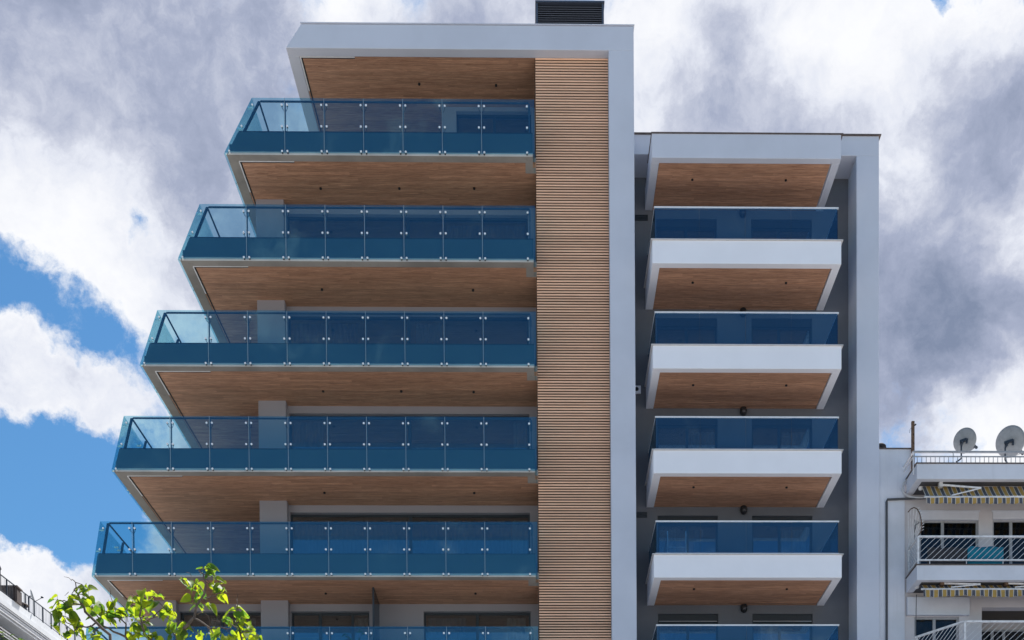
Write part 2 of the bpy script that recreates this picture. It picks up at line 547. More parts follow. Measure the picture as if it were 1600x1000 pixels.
# ------------------------------------------------------------------ the tall building
H = 3.035
ZR = 31.50                                   # underside of the roof frame
def Zb(n): return 15.98 + (6 - n) * H        # underside of the slab of storey n (2 topmost ... 7)
YG, YS, YW, YSL, YWALL = 35.70, 35.79, 36.03, 36.45, 37.90
GH = 1.565
EDGE = {2: (-8.73, -7.92), 3: (-10.11, -9.46), 4: (-11.25, -10.72), 5: (-12.11, -11.73), 6: (-12.73, -12.46), 7: (-13.08, -12.90)}
LAST = {2: 5, 3: 6, 4: 7, 5: 8, 6: 9, 7: 9}
XJ = lambda j: -1.27 - 1.14 * j
XSL, XSR = 0.31, 2.475                       # slat wall
YBACK = 44.0
SKEW = 0.026


def xl(n, z, Y, off=0.0):
    """left edge of storey n at height z and distance Y, moved in by off"""
    b, t = EDGE[n]
    return b + (t - b) * (z - Zb(n)) / GH + off + SKEW * (Y - YG)


T = thing('apartment_tower', 'taller white framed apartment building with stepped glass balconies and a tall strip of wooden slats', 'building', (-4, 40, 0))
# frame: roof beam and right pillar as one inverted L, pale render
XPL, XPR = 2.472, 3.212
ZT = 32.19
mb = MB()
# beam, with slanting left end
def roofx(z, Y, off=0.0): return -7.0 + 0.455 * (z - ZR) / (ZT - ZR) + off + SKEW * (Y - 36.17)
mb.hexa([(roofx(ZR, 36.17), 36.17, ZR), (XPR, 36.17, ZR), (XPR, 36.47, ZR), (roofx(ZR, 36.47), 36.47, ZR),
         (roofx(ZT, 36.17), 36.17, ZT), (XPR, 36.17, ZT + 0.012), (XPR, 36.47, ZT + 0.012), (roofx(ZT, 36.47), 36.47, ZT)])
mb.hexa([(roofx(ZR, 36.47), 36.47, ZR), (roofx(ZR, 36.47, 0.32), 36.47, ZR), (roofx(ZR, YBACK, 0.32), YBACK, ZR), (roofx(ZR, YBACK), YBACK, ZR),
         (roofx(ZT, 36.47), 36.47, ZT), (roofx(ZT, 36.47, 0.32), 36.47, ZT), (roofx(ZT, YBACK, 0.32), YBACK, ZT), (roofx(ZT, YBACK), YBACK, ZT)])
frame = obj('roof_beam', mb, 'frame_paint', T, bevel=0.012)
obj('corner_pillar', MB().box(XPL, XPR, 36.17, 41.0, 0, ZR), 'frame_paint', T, bevel=0.012)
obj('roof_slab', MB().box(-6.3, XPR, 36.47, 46.0, ZR + 0.09, ZT - 0.1), 'concrete', T)
obj('parapet_coping', MB().hexa([(roofx(ZT, 36.15, -.02), 36.14, ZT + .012), (XPR + .02, 36.14, ZT + .024), (XPR + .02, 36.5, ZT + .024), (roofx(ZT, 36.5, -.02), 36.5, ZT + .012),
                                 (roofx(ZT, 36.15, -.02), 36.14, ZT + .03), (XPR + .02, 36.14, ZT + .042), (XPR + .02, 36.5, ZT + .042), (roofx(ZT, 36.5, -.02), 36.5, ZT + .03)]), 'frame_paint', T)


def boards(x0f, x1, y0, y1, z, w=0.115, split=True, rnd=random.Random(3)):
    """soffit lining of narrow boards with a shadow gap between neighbours"""
    mb = MB(); y = y0; k = 0
    while y < y1 - 0.02:
        ya, yb = y + 0.003, min(y + w - 0.003, y1)
        dz = rnd.uniform(0, 0.004)
        xa = x0f(0.5 * (ya + yb))
        xs = [xa]
        x = xa + rnd.uniform(0.6, 2.4)
        while split and x < x1 - 0.5:
            xs.append(x); x += 2.4
        xs.append(x1)
        for a, b in zip(xs[:-1], xs[1:]):
            mb.box(a, b - 0.002, ya, yb, z + dz + rnd.uniform(0, 0.002), z + 0.022 + dz)
        y += w; k += 1
    return mb


def soffit(parent, n, z, x0f, yfront):
    o = obj('soffit_boards', boards(x0f, XSL - 0.002, yfront, YBACK, z), 'soffit_wood', parent)
    o['kind'] = 'stuff'
    # curtain track along the outer corner
    y1 = yfront + 1.25
    mb = MB()
    mb.box(x0f(yfront) + 0.01, x0f(yfront) + 1.62, yfront - 0.012, yfront + 0.022, z - 0.012, z + 0.01)
    mb.hexa([(x0f(yfront) + .0, yfront + .022, z - .012), (x0f(yfront) + .035, yfront + .022, z - .012), (x0f(y1) + .035, y1, z - .012), (x0f(y1), y1, z - .012),
             (x0f(yfront) + .0, yfront + .022, z + .01), (x0f(yfront) + .035, yfront + .022, z + .01), (x0f(y1) + .035, y1, z + .01), (x0f(y1), y1, z + .01)])
    obj('curtain_track', mb, 'white_alu', parent)
    mb = MB()
    mb.box(x0f(yfront) + 0.035, x0f(yfront) + 1.62, yfront + 0.024, yfront + 0.06, z - 0.006, z + 0.012)
    mb.hexa([(x0f(yfront) + .037, yfront + .06, z - .006), (x0f(yfront) + .075, yfront + .06, z - .006), (x0f(YBACK) + .075, YBACK, z - .006), (x0f(YBACK) + .037, YBACK, z - .006),
             (x0f(yfront) + .037, yfront + .06, z + .012), (x0f(yfront) + .075, yfront + .06, z + .012), (x0f(YBACK) + .075, YBACK, z + .012), (x0f(YBACK) + .037, YBACK, z + .012)])
    obj('shadow_gap', mb, 'black', parent)


def downlight(parent, p, name='downlight'):
    obj(name, MB().lathe((p.x, p.y, p.z - 0.035), (0, 0, 1), [(0.028, 0), (0.036, 0.004), (0.036, 0.05)], 10), 'black', parent)


# top soffit under the roof
soffit(frame, 1, ZR + 0.008, lambda Y: roofx(ZR, Y, 0.34), 36.49)
for px, py in ((655, 131), (775, 133)): downlight(frame, atz(px, py, ZR))

SPOT = {2: ((501, 294), (624, 294), (741, 294)), 3: ((503, 452), (739, 453)), 4: ((505, 611), (627, 611), (740, 612)), 5: ((507, 769.5), (741, 770)), 6: ((509, 927), (743, 927))}


def cyl_y(mb, x, z, y0, y1, r, n=8):
    mb.tube([(x, y0, z), (x, y1, z)], r, n); return mb


def tower_balcony(n):
    zb = Zb(n); zt = zb + GH; zu = zb + 0.655; zgb = zb + .016
    L = lambda z, Y, off=0.0: xl(n, z, Y, off)
    # slab (the part itself) : solid edge ring below, 0.30 thick
    mb = MB()
    zs = zb + 0.30
    XE, XM = 0.215, 0.0
    def lp(y0, y1, offa, offb, z0, z1):   # strip along the left edge following its slope
        mb.hexa([(L(z0, y0, offa), y0, z0), (L(z0, y0, offb), y0, z0), (L(z0, y1, offb), y1, z0), (L(z0, y1, offa), y1, z0),
                 (L(z1, y0, offa), y0, z1), (L(z1, y0, offb), y0, z1), (L(z1, y1, offb), y1, z1), (L(z1, y1, offa), y1, z1)])
    # front margin, left margin, right margin
    mb.hexa([(L(zb, YS, .055), YS, zb), (XE, YS, zb), (XE, YW, zb), (L(zb, YW, .055), YW, zb),
             (L(zs, YS, .055), YS, zs), (XE, YS, zs), (XE, YW, zs), (L(zs, YW, .055), YW, zs)])
    lp(YW, YBACK, .055, .325, zb, zs)
    mb.box(XM, XE, YW, YSL, zb, zs)
    mb.box(XE, XSL, YSL - 0.22, YSL, zb + 0.001, zs - 0.001)
    # plate above the boards
    mb.hexa([(L(zb + .03, YW, .325), YW, zb + .03), (XM, YW, zb + .03), (XM, YBACK, zb + .03), (L(zb + .03, YBACK, .325), YBACK, zb + .03),
             (L(zb + .03, YW, .325), YW, zs - .002), (XM, YW, zs - .002), (XM, YBACK, zs - .002), (L(zb + .03, YBACK, .325), YBACK, zs - .002)])
    mb.box(XM, XSL - .002, YSL, YBACK, zb + .03, zs - .003)
    slab = obj('balcony', mb, 'concrete', T)
    if n <= 6:
        soffit(slab, n, zb + 0.006, lambda Y: L(zb, Y, 0.335), YW + 0.003)
        for px, py in SPOT[n]: downlight(slab, atz(px, py, zb))
    # upstand: front and left, proud lip at the bottom edge
    mb = MB()
    z0 = zs + 0.002
    mb.hexa([(L(z0, YS, .055), YS, z0), (XE, YS, z0), (XE, YS + .14, z0), (L(z0, YS + .14, .055), YS + .14, z0),
             (L(zu, YS, .055), YS, zu), (XE, YS, zu), (XE, YS + .14, zu), (L(zu, YS + .14, .055), YS + .14, zu)])
    lp2 = MB()
    y0, y1 = YS + .142, YBACK
    mb.hexa([(L(z0, y0, .055), y0, z0), (L(z0, y0, .23), y0, z0), (L(z0, y1, .23), y1, z0), (L(z0, y1, .055), y1, z0),
             (L(zu, y0, .055), y0, zu), (L(zu, y0, .23), y0, zu), (L(zu, y1, .23), y1, zu), (L(zu, y1, .055), y1, zu)])
    # painted band on the slab edge behind the glass
    mb.box(L(zb + .1, YS, .055) + .03, XE, YS - .004, YS - .001, zb + .105, zs + .001)
    obj('upstand', mb, 'upstand', slab)
    mb = MB().box(L(zb, YS, .10), XE, YS - .006, YS - .001, zb + .004, zb + .098)
    obj('edge_lip', mb, 'lip', slab)
    mb = MB()
    mb.hexa([(L(zu, YS, .08), YS - .012, zu + .001), (XE, YS - .012, zu + .001), (XE, YS + .16, zu + .001), (L(zu, YS + .16, .08), YS + .16, zu + .001),
             (L(zu, YS, .08), YS - .012, zu + .022), (XE, YS - .012, zu + .022), (XE, YS + .16, zu + .022), (L(zu, YS + .16, .08), YS + .16, zu + .022)])
    obj('upstand_cap', mb, 'frame_alu', slab)
    # glass, post and bolts
    js = [XJ(j) for j in range(LAST[n], -1, -1)]
    edges = [None] + js + [XE + 0.055]
    bolts = MB(); arms = MB()
    zrow = (zb + 0.045, zb + 0.755, zt - 0.20)
    for i in range(len(edges) - 1):
        a, b = edges[i], edges[i + 1]
        g = 0.005
        if a is None:
            p = [(L(zgb, YG, .012), YG, zgb), (b - g, YG, zgb), (b - g, YG + .016, zgb), (L(zgb, YG, .012), YG + .016, zgb),
                 (L(zt, YG, .012), YG, zt), (b - g, YG, zt), (b - g, YG + .016, zt), (L(zt, YG, .012), YG + .016, zt)]
            obj('glass_pane', MB().hexa(p), 'blue_glass', slab)
            for z in zrow: cyl_y(bolts, L(z, YG, .13), z, YG - .018, YG + .09 if z < zu else YG + .05, .027)
        else:
            tl = random.uniform(-.007, .007); tw = random.uniform(-.005, .005)
            obj('glass_pane', MB().hexa([(a + g, YG, zgb), (b - g, YG + tw, zgb), (b - g, YG + .016 + tw, zgb), (a + g, YG + .016, zgb),
                                         (a + g, YG + tl, zt), (b - g, YG + tl + tw, zt), (b - g, YG + .016 + tl + tw, zt), (a + g, YG + .016 + tl, zt)]), 'blue_glass', slab)
    for x in js:
        post = MB()
        post.box(x - .011, x + .011, YS + .03, YS + .09, zu + .022, zt - .02)
        obj('post', post, 'post_grey', slab)
        obj('joint_light_strip', MB().box(x - .006, x + .006, YG + .003, YG + .013, zb, zt), 'joint_light', slab)  # pale strip painted in for the light line of the open joint
        for s in (-1, 1):
            for z in zrow:
                cyl_y(bolts, x + s * .077, z, YG - .02, YG - .001, .03); cyl_y(arms, x + s * .077, z, YG + .018, YG + .085 if z < zu else YG + .06, .022)
                if z > zu:
                    arms.tube([(x + s * .077, YG + .055, z), (x + s * .07, YG + .075, z - .05), (x + s * .02, YS + .05, z - .075)], .008, 5)
    for z in zrow: cyl_y(bolts, 0.05, z, YG - .02, YG - .001, .03); cyl_y(arms, 0.05, z, YG + .018, YG + .085, .022)
    # side glass, leaning with the building's profile
    ys = [YG + .022, 37.1, 38.5, 39.9, 41.3, 42.7, YBACK - .02]
    for a, b in zip(ys[:-1], ys[1:]):
        a += .005; b -= .005
        p = [(L(zb, a), a, zb - .01), (L(zb, a, .016), a, zb - .01), (L(zb, b, .016), b, zb - .01), (L(zb, b), b, zb - .01),
             (L(zt, a), a, zt), (L(zt, a, .016), a, zt), (L(zt, b, .016), b, zt), (L(zt, b), b, zt)]
        obj('glass_pane', MB().hexa(p), 'blue_glass', slab)
        for yy in (a + .1, b - .1):
            for z in zrow:
                bolts.tube([(L(z, yy, -.02), yy, z), (L(z, yy, .10), yy, z)], .027, 8)
        mbp = MB()
        if b < 43:
            c = b
            mbp.hexa([(L(zu, c, .14), c - .02, zu), (L(zu, c, .20), c - .02, zu), (L(zu, c, .20), c + .03, zu), (L(zu, c, .14), c + .03, zu),
                      (L(zt, c, .14), c - .02, zt - .02), (L(zt, c, .20), c - .02, zt - .02), (L(zt, c, .20), c + .03, zt - .02), (L(zt, c, .14), c + .03, zt - .02)])
            obj('post', mbp, 'dark_steel', slab)
    oa = obj('spider_arms', arms, 'dark_steel', slab); oa['kind'] = 'stuff'
    ob = obj('bolts', bolts, 'bolt', slab, smooth=False)
    ob['kind'] = 'stuff'
    # right end pane, seen almost edge on
    obj('glass_pane', MB().box(XE + .036, XE + .052, YG + .02, YSL - .06, zb - .02, zt), 'blue_glass', slab)
    obj('end_post', MB().box(XE - .115, XE - .085, YS + .03, YS + .08, zu + .022, zt - .02), 'post_grey', slab)
    # corner post leaning with the profile, handrail along front and side
    cx0, cx1 = L(zu, YS, .19), L(zt, YS, .19)
    mb = MB().hexa([(cx0 - .03, YS + .03, zu), (cx0 + .03, YS + .03, zu), (cx0 + .03, YS + .10, zu), (cx0 - .03, YS + .10, zu),
                    (cx1 - .03, YS + .03, zt), (cx1 + .03, YS + .03, zt), (cx1 + .03, YS + .10, zt), (cx1 - .03, YS + .10, zt)])
    obj('corner_post', mb, 'dark_steel', slab)
    zr = zt + .012
    cxr = L(zt, YS, .19)
    path = [(XE - .10, YS + .06, zr - .35), (XE - .10, YS + .06, zr - .04), (XE - .13, YS + .06, zr), (-4, YS + .06, zr), (cxr + .05, YS + .06, zr), (cxr, YS + .10, zr), (L(zt, 39, .19), 39, zr), (L(zt, YBACK, .19), YBACK - .1, zr)]
    obj('handrail', MB().tube(path, .027, 8), 'dark_steel', slab, smooth=True)
    return slab


balc = {n: tower_balcony(n) for n in range(2, 8)}


# ---- storeys: columns, walls, windows
def window(parent, x0, x1, z0, z1, Y, splits, depth=0.14, curtains=(), glassm='window_glass', framem='frame_alu', fw=0.055):
    """frame (part) with panes, set 'depth' behind the wall face Y; splits = mullion positions"""
    yb = Y + depth
    mb = MB()
    mb.box(x0, x1, yb, yb + .07, z1 - fw, z1); mb.box(x0, x1, yb, yb + .07, z0, z0 + fw)
    mb.box(x0, x0 + fw, yb, yb + .07, z0 + fw, z1 - fw); mb.box(x1 - fw, x1, yb, yb + .07, z0 + fw, z1 - fw)
    for s in splits: mb.box(s - fw * .8, s + fw * .8, yb - .012, yb + .058, z0 + fw, z1 - fw)
    w = obj('window', mb, framem, parent)
    es = [x0 + fw] + list(splits) + [x1 - fw]
    for i, (a, b) in enumerate(zip(es[:-1], es[1:])):
        pa = a + (fw * .8 if i else 0); pb = b - (fw * .8 if i < len(es) - 2 else 0)
        ty = yb + .02 + .012 * (i % 2)
        # real panes are never perfectly coplanar
        tilt = random.uniform(-.004, .004); tl2 = random.uniform(-.003, .003)
        obj('pane', MB().hexa([(pa, ty, z0 + fw), (pb, ty + tl2, z0 + fw), (pb, ty + .01 + tl2, z0 + fw), (pa, ty + .01, z0 + fw),
                               (pa, ty + tilt, z1 - fw), (pb, ty + tilt + tl2, z1 - fw), (pb, ty + .01 + tilt + tl2, z1 - fw), (pa, ty + .01 + tilt, z1 - fw)]), glassm, w)
    for ca, cb, mt, zbot in curtains:
        obj('curtain', curtain(ca, cb, zbot if zbot else z0 + .1, z1 - .08, yb + .22), mt, w)
    return w


def curtain(x0, x1, z0, z1, y, amp=.035, wl=.14):
    mb = MB(); k = max(4, int((x1 - x0) / wl * 6)); rnd = random.Random(int(x0 * 100) + int(z0 * 10)); ph = 0
    xs = []
    for i in range(k + 1):
        ph += rnd.uniform(.7, 1.4)
        x = x0 + (x1 - x0) * i / k
        xs.append((x, y + amp * math.sin(ph * 1.05)))
    o = len(mb.v)
    for x, yy in xs: mb.v += [(x, yy, z0), (x, yy, z1)]
    for i in range(k): mb.f.append((o + 2 * i, o + 2 * i + 2, o + 2 * i + 3, o + 2 * i + 1))
    return mb


def X37(px, py, Y=YWALL): return at(px, py, Y).x


xc0, xc1 = -8.24, -7.40                       # column
xo0, xo1 = X37(453, 801), X37(828, 801)       # wide opening
zhead = at(600, 801, YWALL).z - Zb(5)         # soffit to head of opening (negative)
wall_mb = {}
for n in range(3, 8):
    zf, zc = Zb(n) + .30, Zb(n - 1) + .03
    zh = Zb(n - 1) + zhead
    obj('column', MB().box(xc0, xc1, 37.60, 38.3, zf, zc), 'grey_wall', T, bevel=.01)
    mb = MB()
    if n < 7:
        ops = [(xo0, xo1)]
    else:
        ops = [(X37(455, 960), X37(577, 960)), (X37(662, 960), X37(829, 960))]
    xa = xc1 + .001
    mb.box(xa, XSL, YWALL, YWALL + .25, zh, zc)
    for a, b in ops:
        mb.box(xa, a, YWALL, YWALL + .25, zf, zh - .0005); xa = b
    mb.box(xa, XSL, YWALL, YWALL + .25, zf, zh - .0005)
    # flank of the flat towards the terrace and the terrace's far wall
    mb.box(xc0 + .05, xc0 + .25, 38.31, YBACK, zf, zc)
    mb.box(EDGE[n - 1][0] + .75, xc0 + .05, YBACK - .3, YBACK - .05, zf, zc)
    # room behind
    obj('wall', mb, 'grey_wall', T)
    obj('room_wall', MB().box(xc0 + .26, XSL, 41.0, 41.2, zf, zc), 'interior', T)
    if n < 7:
        mid = X37(641, 830)
        cur = {3: [(mid + 1.2, xo1 - .1, 'curtain_grey', None)],
               4: [(xo0 + .1, mid - 1.6, 'curtain_blue', None), (mid + .2, mid + 1.0, 'curtain_grey', None)],
               5: [(xo0 + .08, xo0 + 1.0, 'curtain_grey', None), (xo1 - .5, xo1 - .1, 'curtain_grey', None)],
               6: [(xo0 + .08, mid - .05, 'curtain_grey', None), (xo1 - .55, xo1 - .1, 'curtain_cream', None), (mid + .3, xo1 - .6, 'curtain_blue', None)]}[n]
        window(T, xo0, xo1, zf, zh, YWALL, [mid], curtains=cur)
    else:
        a, b = ops[0]; window(T, a, b, zf, zh, YWALL, [a + (b - a) * .36, a + (b - a) * .78], curtains=[(b - .5, b - .08, 'curtain_cream', None)])
        a, b = ops[1]; window(T, a, b, zf, zh, YWALL, [a + (b - a) * .5], curtains=[(b - .75, b - .15, 'curtain_cream', None), (a + .1, a + 1.3, 'curtain_grey', None)])
# storey 7: the flat reaches further left, second column and window between
zf, zc, zh = Zb(7) + .30, Zb(6) + .03, Zb(6) + zhead
xq0, xq1 = X37(234, 960, 37.6), X37(275, 960, 37.6)
obj('column', MB().box(xq0, xq1, 37.60, 38.3, zf, zc), 'grey_wall', T, bevel=.01)
mb = MB().box(xq1 + .001, xc0 - .001, YWALL, YWALL + .25, zh, zc)
mb.box(xq0 + .05, xq0 + .25, 38.31, YBACK - .31, zf, zc)
obj('wall', mb, 'grey_wall', T)
window(T, xq1 + .04, xc0 - .04, zf, zh, YWALL, [(xq1 + xc0) / 2], curtains=[(xq1 + .9, xc0 - .3, 'curtain_cream', None)])
# storey 2: terrace on the left, flat on the right
zf, zc = Zb(2) + .30, ZR + .03
YW2 = 38.33
xt = X37(692, 190, YW2)
zh2 = at(780, 174, YW2).z
xt2 = X37(713, 190, YW2)
mb = MB().box(xt, XSL, YW2, YW2 + .25, zh2, zc)
mb.box(xt, xt2, YW2, YW2 + .25, zf, zh2 - .001)
mb.box(XSL - .12, XSL, YW2, YW2 + .25, zf, zh2 - .001)
mb.box(xt, xt + .2, YW2 + .251, YBACK, zf, zc)
mb.box(-6.4, xt, YBACK - .3, YBACK - .05, zf, zc)
obj('wall', mb, 'grey_wall', T)
window(T, xt2, XSL - .12, zf, zh2, YW2, [(xt2 + XSL) / 2 - .05])
obj('room_wall', MB().box(xt + .21, XSL, 41.0, 41.2, zf, zc), 'interior', T)
# core behind the slats and rear wall, base below the lowest balcony
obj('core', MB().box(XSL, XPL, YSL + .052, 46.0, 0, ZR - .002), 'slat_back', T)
obj('rear_wall', MB().box(xc0, XPR, YBACK, YBACK + .3, 0, Zb(2)).box(-6.3, XPR - .01, YBACK + .001, YBACK + .301, Zb(2), ZR + .08), 'grey_wall', T)
obj('base', MB().box(-13.2, XSL - .01, 36.4, YBACK - .01, 0, Zb(7) - .05), 'grey_wall', T)
# slats: every lath its own piece
zs0, zs1 = 13.30, ZR - .005
pitch = 0.0801
ns = int((zs1 - zs0) / pitch)
sl = MB().box(XSL + .004, XPL - .006, YSL, YSL + .02, 0, .041)
sme = sl.mesh('slat', M['slat_wood'])
rs = random.Random(5)
for i in range(ns):
    link('slat', sme, T, (rs.uniform(-.002, .002), rs.uniform(-.001, .001), zs1 - .05 - i * pitch + rs.uniform(-.0006, .0006)))
obj('slat_rail', MB().box(XSL + .01, XSL + .05, YSL + .026, YSL + .05, zs0, zs1).box(XPL - .06, XPL - .012, YSL + .026, YSL + .05, zs0, zs1).box(1.35, 1.40, YSL + .026, YSL + .05, zs0, zs1), 'slat_back', T)
# privacy screen between the flats of storey 7
xs_ = at(586, 930, 37.0).x
scr = MB().box(xs_ - .02, xs_ + .02, 36.6, YWALL - .02, Zb(7) + .35, Zb(6) - .02)
obj('privacy_screen', scr, 'screen_glass', T)
obj('screen_frame', MB().box(xs_ - .025, xs_ + .025, 36.55, 36.598, Zb(7) + .3, Zb(6) - .002).box(xs_ - .025, xs_ + .025, 36.6, YWALL - .02, Zb(6) - .018, Zb(6) - .001), 'frame_alu', T)
# roof ventilator with louvres
YV = 37.6
v0, v1 = at(837.5, 37, YV), at(943.5, 5, YV)
vz0, vz1 = ZT - .3, v1.z
V = obj('roof_ventilator', MB().box(v0.x + .05, v1.x - .05, YV + .16, YV + 1.2, vz0, vz1 - .06), 'louver', T)
mb = MB()
obj('side_panel', MB().box(v0.x, v0.x + .06, YV, YV + 1.25, vz0, vz1), 'louver', V)
obj('side_panel', MB().box(v1.x - .06, v1.x, YV, YV + 1.25, vz0, vz1), 'louver', V)
obj('cap', MB().box(v0.x - .02, v1.x + .02, YV - .03, YV + 1.28, vz1, vz1 + .05), 'louver', V)
k = 32
lm = MB().quad((v0.x + .065, YV + .02, 0), (v1.x - .065, YV + .02, 0), (v1.x - .065, YV + .12, .09), (v0.x + .065, YV + .12, .09), .012).mesh('louvre', M['louver'])
for i in range(k): link('louvre', lm, V, (0, 0, vz0 + .05 + i * (vz1 - vz0 - .1) / k))

# ------------------------------------------------------------------ the lower wing on the right
Wg = thing('apartment_wing', 'lower white framed apartment building with five boxed white balconies and blue glass rails', 'building', (6.5, 40, 0))
WXL, WXR, WDF, WDW, WFR = 3.69, 9.235, 35.75, 37.93, 36.97
PXI, PXO = 10.016, 10.70
zF0 = at(1345, 243.3, WFR).z                  # underside of its frame beam
zF1 = at(1345, 212.5, WFR).z
obj('frame_beam', MB().box(XPR + .001, PXO, WFR, WDW + .3, zF0, zF1), 'frame_paint', Wg, bevel=.01)
obj('frame_pillar', MB().box(PXI, PXO, WFR, 44, 0, zF0 - .0005), 'frame_paint', Wg, bevel=.01)
obj('beam_coping', MB().box(XPR + .002, PXO + .06, WFR - .05, WDW + .3, zF1 + .001, zF1 + .03), 'coping', Wg)
# wall with openings
wx = [(X37(1028, 900, WDW), X37(1122, 900, WDW)), (X37(1175.5, 900, WDW), X37(1269.5, 900, WDW))]
zwh = at(1075, 959, WDW).z - Zb(6)
mb = MB()
xa = XPR + .001
for a, b in wx + [(PXI, PXI)]:
    mb.box(xa, min(a, PXI - .001), WDW, WDW + .3, 0, zF0 - .001); xa = b
for n in range(2, 8):
    for a, b in wx:
        if n == 2:
            mb.box(a + .0005, b - .0005, WDW, WDW + .3, Zb(2) + .05, zF0 - .001); continue
        ztop = Zb(n - 1) if n > 2 else zF0 - .001
        mb.box(a + .0005, b - .0005, WDW, WDW + .3, (Zb(n - 1) + zwh), min(Zb(n - 1) + .35, zF0 - .001))
        mb.box(a + .0005, b - .0005, WDW, WDW + .3, Zb(n) + .05, Zb(n) + .31)
mb.box(wx[0][0], wx[1][1], WDW + .001, WDW + .299, 0, Zb(7) + .05)
obj('wall', mb, 'wing_wall', Wg)
obj('rear_wall', MB().box(XPR + .01, PXI - .01, 42.5, 42.8, 0, zF0), 'interior', Wg)
obj('roof_slab', MB().box(XPR + .01, PXI - .01, WDW + .301, 42.8, zF0, zF1 - .05), 'concrete', Wg)
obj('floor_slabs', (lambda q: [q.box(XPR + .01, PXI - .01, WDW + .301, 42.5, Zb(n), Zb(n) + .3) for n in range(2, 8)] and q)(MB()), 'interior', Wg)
CUR = {3: [], 4: [], 5: [(0, .55, 1., 'curtain_cream'), (1, .5, .98, 'curtain_cream')], 6: [(0, .02, .35, 'curtain_cream'), (1, .5, .95, 'curtain_cream'), (0, .6, .8, 'curtain_grey')], 7: [(0, .0, .4, 'curtain_grey'), (1, .1, .4, 'curtain_grey')]}
for n in range(3, 8):
    for i, (a, b) in enumerate(wx):
        zt_ = Zb(n - 1) + zwh
        hb = .22
        bx = obj('shutter_box', MB().box(a + .001, b - .001, WDW + .06, WDW + .28, zt_ - hb, zt_ - .001), 'frame_alu', Wg)
        cs = [(a + (b - a) * u0 + .05, a + (b - a) * u1 - .05, mt, None) for (w_, u0, u1, mt) in CUR[n] if w_ == i]
        window(Wg, a + .002, b - .002, Zb(n) + .315, zt_ - hb - .002, WDW, [a + (b - a) * (.46 if i else .5)], depth=.1, curtains=cs, fw=.05)
        if n in (7,):
            obj('shutter_guide', MB().box(a + .03, b - .03, WDW + .02, WDW + .058, zt_ - hb - .012, zt_ - hb + .006), 'steel', Wg)

FH = at(1100, 376.0, WDF).z - at(1100, 412.0, WDF).z
zgt = at(1160, 326.5, WDF + .12).z - Zb(3)        # top of glass above the slab's underside
zfb = FH                                          # top of fascia


def ring(mb, x0, x1, y0, y1, t, tf, z0, z1):
    mb.box(x0, x1, y0, y0 + tf, z0, z1)
    mb.box(x0, x0 + t, y0 + tf, y1, z0, z1); mb.box(x1 - t, x1, y0 + tf, y1, z0, z1)
    return mb


def wing_soffit(parent, z):
    a, b = WXL + .235, WXR - .255
    o = obj('soffit_boards', boards(lambda Y: a, b, WDF + .225, WDW - .001, z + .012, rnd=random.Random(int(z * 7))), 'soffit_wood', parent); o['kind'] = 'stuff'
    for px in (0.21, 0.765):
        downlight(parent, Vector((a + (b - a) * px, 36.62, z + .016)))


def wing_balcony(n):
    zb = Zb(n) - .03
    zt = zb + FH
    mb = ring(MB(), WXL, WXR, WDF, WDW - .0005, .225, .215, zb, zt)
    mb.box(WXL + .225, WXR - .245, WDF + .215, WDW - .0005, zb + .04, zb + .3)
    B = obj('balcony', mb, 'white_paint', Wg, bevel=.008)
    wing_soffit(B, zb)
    # capping, base channel, glass, top rail
    mb = ring(MB(), WXL - .05, WXR + .05, WDF - .045, WDW - .001, .30, .30, zt + .001, zt + .022)
    obj('capping', mb, 'fascia_cap', B)
    gx0, gx1, gy = WXL + .075, WXR - .075, WDF + .10
    obj('base_channel', MB().box(gx0 - .02, gx1 + .02, gy - .03, gy + .035, zt + .023, zt + .085), 'white_alu', B)
    obj('base_channel', MB().box(gx0 - .02, gx0 + .035, gy + .036, WDW - .01, zt + .023, zt + .085), 'white_alu', B)
    obj('base_channel', MB().box(gx1 - .035, gx1 + .02, gy + .036, WDW - .01, zt + .023, zt + .085), 'white_alu', B)
    zg1 = zb + zgt + .03
    q = [gx0 + .012, gx0 + (gx1 - gx0) * .244, gx0 + (gx1 - gx0) * .494, gx0 + (gx1 - gx0) * .744, gx1 - .012]
    for a, b in zip(q[:-1], q[1:]):
        tl = random.uniform(-.006, .006)
        obj('glass_pane', MB().hexa([(a + .004, gy, zt + .086), (b - .004, gy, zt + .086), (b - .004, gy + .014, zt + .086), (a + .004, gy + .014, zt + .086),
                                     (a + .004, gy + tl, zg1), (b - .004, gy + tl, zg1), (b - .004, gy + .014 + tl, zg1), (a + .004, gy + .014 + tl, zg1)]), 'rail_glass', B)
    for x in (gx0, gx1 - .014):
        obj('glass_pane', MB().box(x, x + .014, gy + .02, WDW - .012, zt + .086, zg1), 'rail_glass', B)
    obj('top_rail', MB().box(gx0 - .012, gx1 + .02, gy - .015, gy + .03, zg1 + .001, zg1 + .042), 'white_alu', B)
    obj('top_rail', MB().box(gx0 - .008, gx0 + .02, gy + .031, WDW - .012, zg1 + .001, zg1 + .03), 'white_alu', B)
    obj('top_rail', MB().box(gx1 - .02, gx1 + .012, gy + .031, WDW - .012, zg1 + .001, zg1 + .03), 'white_alu', B)
    return B


for n in range(3, 8): wing_balcony(n)
